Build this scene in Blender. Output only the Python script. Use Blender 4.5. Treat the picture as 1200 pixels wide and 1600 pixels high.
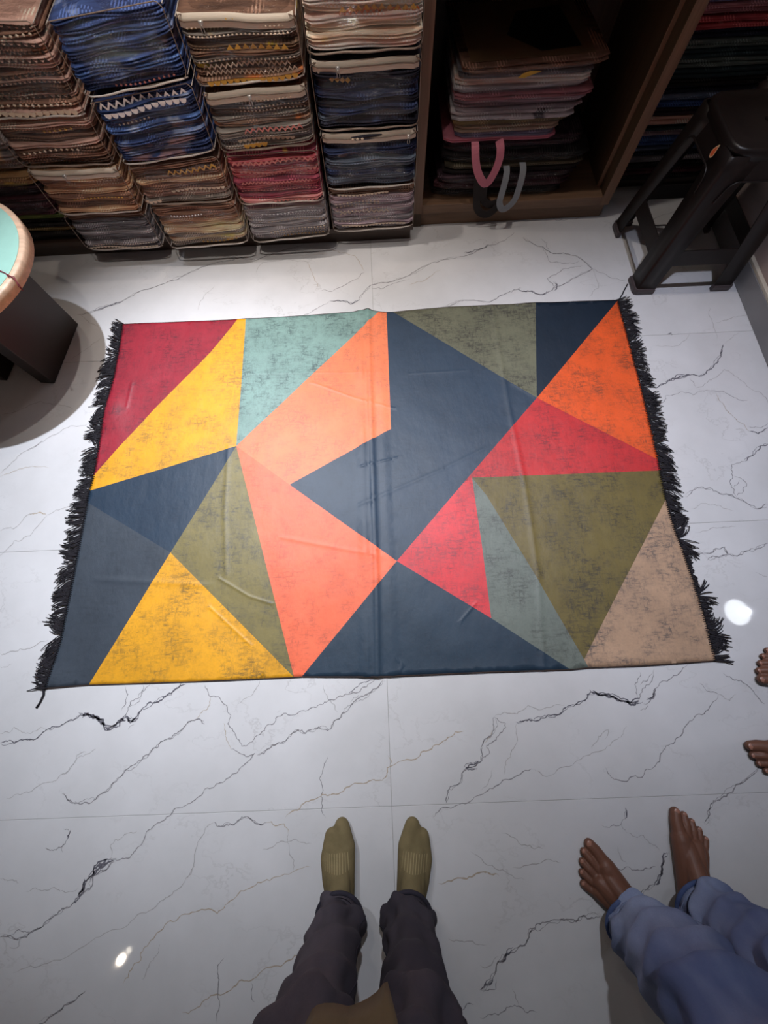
import bpy, bmesh, math, random
from mathutils import Vector, Matrix, noise
from mathutils.geometry import delaunay_2d_cdt

scene = bpy.context.scene
for o in list(bpy.data.objects):
    bpy.data.objects.remove(o)
C = bpy.context.collection
PI = math.pi

# ------------------------------------------------------------------ camera
cam_data = bpy.data.cameras.new('camera')
cam = bpy.data.objects.new('camera', cam_data)
C.objects.link(cam)
cam_data.sensor_fit = 'VERTICAL'
cam_data.sensor_height = 24.0
cam_data.lens = 24.0 * 610.5 / 1600.0
cam_data.clip_start = 0.02
cam.matrix_world = (Matrix.Translation((0.0468, -0.6038, 1.3288)) @ Matrix.Rotation(0.0279, 4, 'Z')
                    @ Matrix.Rotation(0.3103, 4, 'X') @ Matrix.Rotation(-0.0694, 4, 'Z'))
scene.camera = cam

# ------------------------------------------------------------------ world, exposure
world = bpy.data.worlds.new('world')
scene.world = world
world.use_nodes = True
world.node_tree.nodes['Background'].inputs[0].default_value = (1.0, 0.97, 0.95, 1)
world.node_tree.nodes['Background'].inputs[1].default_value = 0.035
scene.view_settings.view_transform = 'Standard'
scene.view_settings.look = 'None'
scene.view_settings.gamma = 1.0
scene.view_settings.use_curve_mapping = False
scene.view_settings.exposure = 0.0

# ------------------------------------------------------------------ lamps of the shop ceiling, two of them added for brightness
CEIL = 2.75
COOL = (0.83, 0.89, 1.0)
BLUE = (0.78, 0.83, 1.0)
WARM = (1.0, 0.86, 0.70)
NEUT = (1.0, 0.91, 0.82)
# position x, y; aimed at x, y; power; cone degrees; blend; colour
SPOTS = [
    (-0.98, 0.98, -0.78, -0.06, 380, 51, 0.95, COOL),
    (-0.35, 1.00, -0.20, 0.25, 112, 60, 1.0, NEUT),
    (0.15, 0.60, 0.06, -0.33, 125, 66, 1.0, COOL),
    (0.85, 0.40, 1.06, 0.02, 150, 55, 1.0, BLUE),
    (-0.70, 1.30, -0.60, 0.85, 20, 110, 1.0, WARM),
    (0.60, 1.08, 0.66, 0.86, 34, 84, 1.0, NEUT),  # added lamp, lifts the dark floor in front of the cabinet
    (-0.45, 0.10, -0.50, 1.42, 70, 46, 1.0, NEUT),  # added display spot, brightens the fronts of the bedding stacks
    (-2.21, -2.95, -1.60, -1.60, 5, 110, 1.0, WARM),
    (3.48, -0.50, 2.40, -0.80, 10, 110, 1.0, COOL),
]
for i, (x, y, ax, ay, power, cone, blend, col) in enumerate(SPOTS):
    ld = bpy.data.lights.new('spot_lamp', 'SPOT')
    ld.energy = power
    ld.color = col
    ld.spot_size = math.radians(cone)
    ld.spot_blend = blend
    ld.shadow_soft_size = 0.025
    lo = bpy.data.objects.new('spot_lamp', ld)
    C.objects.link(lo)
    lo.location = (x, y, CEIL - 0.10)
    lo.rotation_euler = Vector((ax - x, ay - y, -(CEIL - 0.1))).to_track_quat('-Z', 'Y').to_euler()

# ------------------------------------------------------------------ helpers
def link(o, parent=None):
    C.objects.link(o)
    if parent is not None:
        o.parent = parent
        o.matrix_parent_inverse = Matrix.Translation(-parent.location)
    return o

def mesh_obj(name, verts, faces, mat, parent=None, smooth=True):
    me = bpy.data.meshes.new(name)
    me.from_pydata([tuple(v) for v in verts], [], faces)
    me.update()
    if mat is not None:
        for m in (mat if isinstance(mat, (list, tuple)) else [mat]):
            me.materials.append(m)
    if smooth:
        me.polygons.foreach_set('use_smooth', [True] * len(me.polygons))
    return link(bpy.data.objects.new(name, me), parent)

def bm_obj(name, bm, mat, parent=None, smooth=False):
    me = bpy.data.meshes.new(name)
    bmesh.ops.recalc_face_normals(bm, faces=bm.faces)
    bm.to_mesh(me)
    bm.free()
    if mat is not None:
        me.materials.append(mat)
    if smooth:
        me.polygons.foreach_set('use_smooth', [True] * len(me.polygons))
    return link(bpy.data.objects.new(name, me), parent)

def tag(o, label=None, cat=None, group=None, kind=None):
    if label: o['label'] = label
    if cat: o['category'] = cat
    if group: o['group'] = group
    if kind: o['kind'] = kind
    return o

def empty(name, loc):
    o = bpy.data.objects.new(name, None)
    C.objects.link(o)
    o.location = loc
    o.empty_display_size = 0.05
    return o

def box_bm(x0, x1, y0, y1, z0, z1, bev=0.0, seg=1, bm=None):
    own = bm or bmesh.new()
    tmp = bmesh.new()
    bmesh.ops.create_cube(tmp, size=1)
    for v in tmp.verts:
        v.co = Vector(((x0 + x1) / 2 + v.co.x * (x1 - x0), (y0 + y1) / 2 + v.co.y * (y1 - y0), (z0 + z1) / 2 + v.co.z * (z1 - z0)))
    if bev:
        bmesh.ops.bevel(tmp, geom=list(tmp.edges), offset=bev, segments=seg, affect='EDGES', profile=0.5)
    me = bpy.data.meshes.new('tmp')
    tmp.to_mesh(me); tmp.free()
    own.from_mesh(me)
    bpy.data.meshes.remove(me)
    return own

def box(name, x0, x1, y0, y1, z0, z1, mat, parent=None, bev=0.002, seg=2, smooth=False):
    return bm_obj(name, box_bm(x0, x1, y0, y1, z0, z1, bev, seg), mat, parent, smooth)

def tube_data(path, radii, n=8, caps=True, squash=1.0):
    """a swept tube; radii one number or one per point"""
    pts = [Vector(p) for p in path]
    if not isinstance(radii, (list, tuple)):
        radii = [radii] * len(pts)
    verts, faces = [], []
    ref = None
    for i, p in enumerate(pts):
        t = (pts[min(i + 1, len(pts) - 1)] - pts[max(i - 1, 0)]).normalized()
        if ref is None:
            ref = Vector((0, 0, 1)) if abs(t.z) < 0.9 else Vector((1, 0, 0))
        a = (ref - t * ref.dot(t)).normalized()
        ref = a
        b = t.cross(a)
        for k in range(n):
            an = 2 * PI * k / n
            verts.append(p + (a * math.cos(an) * squash + b * math.sin(an)) * radii[i])
    for i in range(len(pts) - 1):
        for k in range(n):
            k2 = (k + 1) % n
            faces.append((i * n + k, i * n + k2, (i + 1) * n + k2, (i + 1) * n + k))
    if caps:
        faces.append(tuple(range(n - 1, -1, -1)))
        faces.append(tuple((len(pts) - 1) * n + k for k in range(n)))
    return verts, faces

class MB:
    """collects pieces of one part"""
    def __init__(self):
        self.v, self.f = [], []
    def add(self, verts, faces):
        o = len(self.v)
        self.v += [tuple(v) for v in verts]
        self.f += [tuple(i + o for i in f) for f in faces]
        return self
    def tube(self, path, r, n=8, caps=True, squash=1.0):
        return self.add(*tube_data(path, r, n, caps, squash))
    def build(self, name, mat, parent=None, smooth=True):
        return mesh_obj(name, self.v, self.f, mat, parent, smooth)

# ------------------------------------------------------------------ materials
def srgb(r, g, b):
    f = lambda c: (c / 255 / 12.92) if c / 255 <= 0.04045 else ((c / 255 + 0.055) / 1.055) ** 2.4
    return (f(r), f(g), f(b), 1.0)

def new_mat(name):
    m = bpy.data.materials.new(name)
    m.use_nodes = True
    nt = m.node_tree
    return m, nt, nt.nodes['Principled BSDF']

def N(nt, kind, **kw):
    n = nt.nodes.new(kind)
    for k, v in kw.items():
        if k in n.inputs.keys():
            n.inputs[k].default_value = v
        else:
            setattr(n, k, v)
    return n

def coords(nt, scale=(1, 1, 1), rot=(0, 0, 0), src='Object'):
    tc = N(nt, 'ShaderNodeTexCoord')
    mp = N(nt, 'ShaderNodeMapping')
    mp.inputs['Scale'].default_value = scale
    mp.inputs['Rotation'].default_value = rot
    nt.links.new(tc.outputs[src], mp.inputs['Vector'])
    return mp.outputs['Vector']

def noise_fac(nt, vec, scale, lo, hi, detail=4, rough=0.6):
    n = N(nt, 'ShaderNodeTexNoise')
    n.inputs['Scale'].default_value = scale
    n.inputs['Detail'].default_value = detail
    n.inputs['Roughness'].default_value = rough
    nt.links.new(vec, n.inputs['Vector'])
    mr = N(nt, 'ShaderNodeMapRange')
    mr.inputs['From Min'].default_value = lo
    mr.inputs['From Max'].default_value = hi
    nt.links.new(n.outputs['Fac'], mr.inputs['Value'])
    return mr.outputs['Result'], n.outputs['Fac']

def mixc(nt, fac, a, b):
    m = N(nt, 'ShaderNodeMix', data_type='RGBA')
    if isinstance(fac, float): m.inputs[0].default_value = fac
    else: nt.links.new(fac, m.inputs[0])
    for s, c in ((6, a), (7, b)):
        if isinstance(c, tuple): m.inputs[s].default_value = c
        else: nt.links.new(c, m.inputs[s])
    return m.outputs[2]

def mathn(nt, op, a, b=None):
    m = N(nt, 'ShaderNodeMath', operation=op)
    for i, c in enumerate((a, b)):
        if c is None: continue
        if isinstance(c, (int, float)): m.inputs[i].default_value = c
        else: nt.links.new(c, m.inputs[i])
    return m.outputs[0]

def bump(nt, p, h, strength, dist=0.002):
    b = N(nt, 'ShaderNodeBump')
    b.inputs['Strength'].default_value = strength
    b.inputs['Distance'].default_value = dist
    nt.links.new(h, b.inputs['Height'])
    nt.links.new(b.outputs['Normal'], p.inputs['Normal'])

def plain(name, col, rough=0.6, var=0.12, scale=30, bmp=0.15, spec=0.5, metal=0.0, stretch=(1, 1, 1)):
    m, nt, p = new_mat(name)
    v = coords(nt, stretch)
    f, raw = noise_fac(nt, v, scale, 0.25, 0.75)
    d = tuple(max(0, c * (1 - var)) for c in col[:3]) + (1,)
    l = tuple(min(1, c * (1 + var)) for c in col[:3]) + (1,)
    nt.links.new(mixc(nt, f, d, l), p.inputs['Base Color'])
    p.inputs['Roughness'].default_value = rough
    p.inputs['Specular IOR Level'].default_value = spec
    p.inputs['Metallic'].default_value = metal
    if bmp: bump(nt, p, raw, bmp)
    return m

def wood(name, col, rough=0.45, axis='z'):
    m, nt, p = new_mat(name)
    sc = {'z': (14, 14, 0.8), 'x': (0.8, 14, 14), 'y': (14, 0.8, 14)}[axis]
    v = coords(nt, sc)
    f, raw = noise_fac(nt, v, 3.0, 0.3, 0.72, 6, 0.65)
    d = tuple(c * 0.68 for c in col[:3]) + (1,)
    l = tuple(min(1, c * 1.2) for c in col[:3]) + (1,)
    nt.links.new(mixc(nt, f, d, l), p.inputs['Base Color'])
    p.inputs['Roughness'].default_value = rough
    bump(nt, p, raw, 0.08, 0.001)
    return m

def fabric(name, a, b, c=None, thr=0.60, scale=6, rough=0.75, stretch=(1.0, 6.0, 9.0)):
    """folded cloth: two tones in streaks plus patches of a third, printed colour"""
    m, nt, p = new_mat(name)
    v = coords(nt, stretch)
    f, raw = noise_fac(nt, v, scale, 0.35, 0.65, 5, 0.65)
    col = mixc(nt, f, a, b)
    if c is not None:
        v2 = coords(nt, (1.3, 1.3, 2.6))
        f2, _ = noise_fac(nt, v2, 7.0, thr, thr + 0.07, 3, 0.5)
        col = mixc(nt, f2, col, c)
    # rows of small woven or embroidered repeats along some of the folds
    tc = N(nt, 'ShaderNodeTexCoord')
    sp = N(nt, 'ShaderNodeSeparateXYZ'); nt.links.new(tc.outputs['Object'], sp.inputs[0])
    sx = mathn(nt, 'SINE', mathn(nt, 'MULTIPLY', sp.outputs['X'], 2 * PI / 0.0105))
    sz = mathn(nt, 'SINE', mathn(nt, 'MULTIPLY', sp.outputs['Z'], 2 * PI / 0.0085))
    rep = mathn(nt, 'GREATER_THAN', mathn(nt, 'MULTIPLY', sx, sz), 0.12)
    f4, _ = noise_fac(nt, coords(nt, (0.25, 0.25, 1.0)), 55, 0.54, 0.60, 1, 0.4)
    lt = tuple(min(1, q * 2.0 + 0.03) for q in a[:3]) + (1,)
    col = mixc(nt, mathn(nt, 'MULTIPLY', mathn(nt, 'MULTIPLY', rep, f4), 0.65), col, lt)
    nt.links.new(col, p.inputs['Base Color'])
    p.inputs['Roughness'].default_value = rough
    p.inputs['Specular IOR Level'].default_value = 0.25
    v3 = coords(nt, (1, 1, 1))
    _, r3 = noise_fac(nt, v3, 160, 0, 1, 2)
    bump(nt, p, r3, 0.25, 0.001)
    return m

def clear_plastic(name, wrinkle=0.7, tint=(1, 1, 1, 1), gloss=0.16):
    m, nt, p = new_mat(name)
    nt.nodes.remove(p)
    out = nt.nodes['Material Output']
    tr = N(nt, 'ShaderNodeBsdfTransparent'); tr.inputs[0].default_value = tint
    gl = N(nt, 'ShaderNodeBsdfGlossy'); gl.inputs['Roughness'].default_value = 0.07
    gl.inputs['Color'].default_value = (0.95, 0.95, 1, 1)
    lw = N(nt, 'ShaderNodeLayerWeight'); lw.inputs['Blend'].default_value = 0.35
    v = coords(nt, (1, 1, 2.2))
    _, raw = noise_fac(nt, v, 20, 0, 1, 5, 0.6)
    b = N(nt, 'ShaderNodeBump'); b.inputs['Strength'].default_value = wrinkle; b.inputs['Distance'].default_value = 0.035
    nt.links.new(raw, b.inputs['Height'])
    nt.links.new(b.outputs['Normal'], gl.inputs['Normal'])
    nt.links.new(b.outputs['Normal'], lw.inputs['Normal'])
    fac = mathn(nt, 'MULTIPLY', lw.outputs['Fresnel'], 0.42)
    fac = mathn(nt, 'ADD', fac, gloss * 0.12)
    mx = N(nt, 'ShaderNodeMixShader')
    nt.links.new(fac, mx.inputs[0]); nt.links.new(tr.outputs[0], mx.inputs[1]); nt.links.new(gl.outputs[0], mx.inputs[2])
    nt.links.new(mx.outputs[0], out.inputs['Surface'])
    return m

def emission(name, col, strength):
    m, nt, p = new_mat(name)
    p.inputs['Base Color'].default_value = col
    p.inputs['Emission Color'].default_value = col
    p.inputs['Emission Strength'].default_value = strength
    return m

M = {}
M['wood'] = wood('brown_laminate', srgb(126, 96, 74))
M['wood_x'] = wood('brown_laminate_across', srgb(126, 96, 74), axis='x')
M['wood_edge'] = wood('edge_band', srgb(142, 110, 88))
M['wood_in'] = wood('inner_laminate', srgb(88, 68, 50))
M['dark_wood'] = wood('dark_plinth', srgb(70, 52, 42), axis='x')
M['wall'] = plain('painted_wall', srgb(176, 158, 152), 0.7, 0.05, 12, 0.05)
M['ceiling'] = plain('ceiling_paint', srgb(225, 222, 216), 0.8, 0.03, 10, 0.0)
M['cream'] = plain('cream_edge', srgb(196, 186, 170), 0.5, 0.05, 20, 0.05)
M['grout'] = plain('grout', srgb(160, 158, 156), 0.8, 0.1, 60, 0.1)
M['white_metal'] = plain('white_trim', srgb(230, 230, 228), 0.4, 0.03, 30, 0.0)
M['lens_cool'] = emission('lamp_lens', (0.9, 0.95, 1, 1), 14)
M['lens_warm'] = emission('lamp_lens_warm', (1, 0.9, 0.75, 1), 14)

def marble(name, a, b, rough):
    m, nt, p = new_mat(name)
    v = coords(nt)
    f, raw = noise_fac(nt, v, 2.6, 0.3, 0.75, 6, 0.6)
    col = mixc(nt, f, a, b)
    # thin, faint natural veining of the print
    n = N(nt, 'ShaderNodeTexNoise'); n.inputs['Scale'].default_value = 2.2; n.inputs['Detail'].default_value = 6
    n.inputs['Roughness'].default_value = 0.62
    vv = coords(nt, (1.0, 1.5, 1.0), (0, 0, 0.6))
    nt.links.new(vv, n.inputs['Vector'])
    ridge = mathn(nt, 'ABSOLUTE', mathn(nt, 'SUBTRACT', n.outputs['Fac'], 0.5))
    mr = N(nt, 'ShaderNodeMapRange'); mr.inputs['From Min'].default_value = 0.0; mr.inputs['From Max'].default_value = 0.008
    mr.inputs['To Min'].default_value = 0.30; mr.inputs['To Max'].default_value = 0.0
    nt.links.new(ridge, mr.inputs['Value'])
    f2, _ = noise_fac(nt, v, 3.1, 0.45, 0.7, 2)
    fac = mathn(nt, 'MULTIPLY', mr.outputs['Result'], f2)
    col = mixc(nt, fac, col, srgb(140, 134, 130))
    nt.links.new(col, p.inputs['Base Color'])
    p.inputs['Roughness'].default_value = rough
    p.inputs['Specular IOR Level'].default_value = 0.5
    return m
M['tile'] = marble('polished_marble_tile', srgb(204, 203, 204), srgb(222, 221, 223), 0.035)
M['skirting'] = marble('grey_marble_skirting', srgb(128, 126, 128), srgb(150, 148, 150), 0.2)
M['vein'] = [plain('vein_dark', srgb(108, 106, 114), 0.06, 0.25, 90, 0), plain('vein_mid', srgb(146, 143, 146), 0.06, 0.2, 70, 0),
             plain('vein_faint', srgb(178, 175, 175), 0.06, 0.1, 60, 0), plain('vein_tan', srgb(182, 168, 152), 0.06, 0.12, 60, 0)]

# ---- traced shapes, metres on the floor
RUG_POINTS={"TL":[-1.0528,0.7139],"t1":[-0.5559,0.7088],"t2":[-0.5203,0.7101],"t3":[-0.2596,0.7153],"t4":[0.0009,0.724],"t5":[0.0471,0.7143],"t6":[0.0799,0.7124],"t7":[0.1071,0.7108],"t8":[0.3429,0.7243],"t9":[0.7134,0.7228],"TR":[1.0629,0.7191],"r1":[1.0579,0.2982],"r2":[1.0464,-0.0261],"r3":[1.0431,-0.0668],"r4":[1.0367,-0.1728],"r5":[1.0372,-0.2744],"r6":[1.0523,-0.4589],"r7":[1.055,-0.5826],"BR":[1.0517,-0.7124],"b1":[0.8168,-0.7187],"b2":[0.6531,-0.7183],"b3":[0.5964,-0.7218],"b4":[0.3362,-0.7197],"b5":[-0.006,-0.7203],"b6":[-0.2446,-0.7117],"b7":[-0.269,-0.7127],"b8":[-0.5941,-0.714],"b9":[-0.9212,-0.7116],"BL":[-1.0595,-0.7159],"l1":[-1.0436,-0.5716],"l2":[-1.0446,-0.3282],"l3":[-1.0479,-0.0922],"l4":[-1.0491,-0.0496],"l5":[-1.0455,0.0065],"l6":[-1.0453,0.0961],"l7":[-1.0521,0.2546],"l8":[-1.0451,0.4475],"l9":[-1.0483,0.5904],"ry1":[-0.6555,0.5457],"ry2":[-0.8585,0.2821],"ty":[-0.516,0.3884],"A":[-0.515,0.108],"N":[0.0745,0.1525],"Wp":[-0.3063,-0.0588],"X":[0.072,-0.3573],"H":[0.6461,0.2588],"Q":[0.3601,-0.0623],"Z":[0.3699,-0.5578],"K":[-0.7132,-0.2948],"O":[0.6439,-0.6935],"m1":[0.367,-0.3093],"m2":[0.4053,-0.1341],"m3":[0.5248,-0.4048],"vx":[0.3278,-0.0809]}
RUG_OUTLINE=["TL","t1","t2","t3","t4","t5","t6","t7","t8","t9","TR","r1","r2","r3","r4","r5","r6","r7","BR","b1","b2","b3","b4","b5","b6","b7","b8","b9","BL","l1","l2","l3","l4","l5","l6","l7","l8","l9"]
RUG_REGIONS={"crimson":["TL","t1","ry1","ry2","l5","l6","l7","l8","l9"],"amber":["t1","t2","ty","A","l4","l5","ry2","ry1"],"teal":["t2","t3","t4","t5","A","ty"],"peach":["t5","t6","N","Wp","A"],"coral":["A","Wp","X","b6","b7"],"navy":["t6","t7","H","vx","X","Wp","N"],"indigo":["N","vx","X"],"moss":["t7","t8","t9","H"],"ink":["t9","TR","H"],"orange":["TR","r1","r2","H"],"red":["H","r2","r3","Q","vx"],"rose":["Q","m1","Z","X","vx"],"olive":["Q","r3","r4","O","m3","m2"],"sage":["Q","m2","m3","O","b2","b3","Z","m1"],"navy2":["X","Z","b3","b4","b5","b6"],"beige":["r4","r5","r6","r7","BR","b1","b2","O"],"khaki":["A","b7","K"],"navy3":["l4","A","K","l3"],"charcoal":["l3","K","b9","BL","l1","l2"],"gold":["K","b7","b8","b9"]}
RUG_CREASES=[[[[0.0009,0.724],[-0.0008,0.3608],[-0.001,-0.0781],[0.0001,-0.4047],[-0.006,-0.7203]],0.0075,0.01],[[[0.5275,0.7167],[0.5332,0.2159],[0.5477,-0.1036],[0.5428,-0.4272],[0.5129,-0.7187]],0.0025,0.008],[[[-0.5441,0.104],[-0.5367,-0.1522],[-0.5101,-0.3836]],0.002,0.007],[[[-0.5312,-0.3936],[-0.4283,-0.4558],[-0.3404,-0.4866]],0.002,0.004],[[[-0.5549,-0.4885],[-0.4072,-0.6156]],0.0018,0.004],[[[-0.9606,0.4122],[-0.9621,0.2932]],0.002,0.005],[[[-0.2264,0.3729],[-0.0481,0.2894],[0.1007,0.2383]],0.0015,0.004],[[[-0.0561,-0.1496],[0.2531,-0.0266],[0.4278,0.0563]],0.0015,0.006],[[[-0.0415,0.0003],[0.1028,0.0325]],0.002,0.004],[[[-0.3287,-0.2562],[0.0287,-0.3398]],0.0012,0.006],[[[-0.9639,-0.3758],[-0.5622,-0.414]],0.002,0.008],[[[0.0569,-0.6717],[0.0722,-0.6913],[0.0589,-0.7134]],0.002,0.004],[[[0.2713,-0.562],[0.33,-0.503]],0.0015,0.004],[[[0.6165,0.4495],[0.5614,0.3307],[0.6465,0.2617]],0.0015,0.006],[[[0.4694,-0.3362],[0.5104,-0.3558]],0.002,0.004],[[[0.1599,0.3975],[0.3914,0.4002]],0.001,0.003],[[[-0.5141,0.4341],[0.0574,0.4092]],0.001,0.003]]
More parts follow.
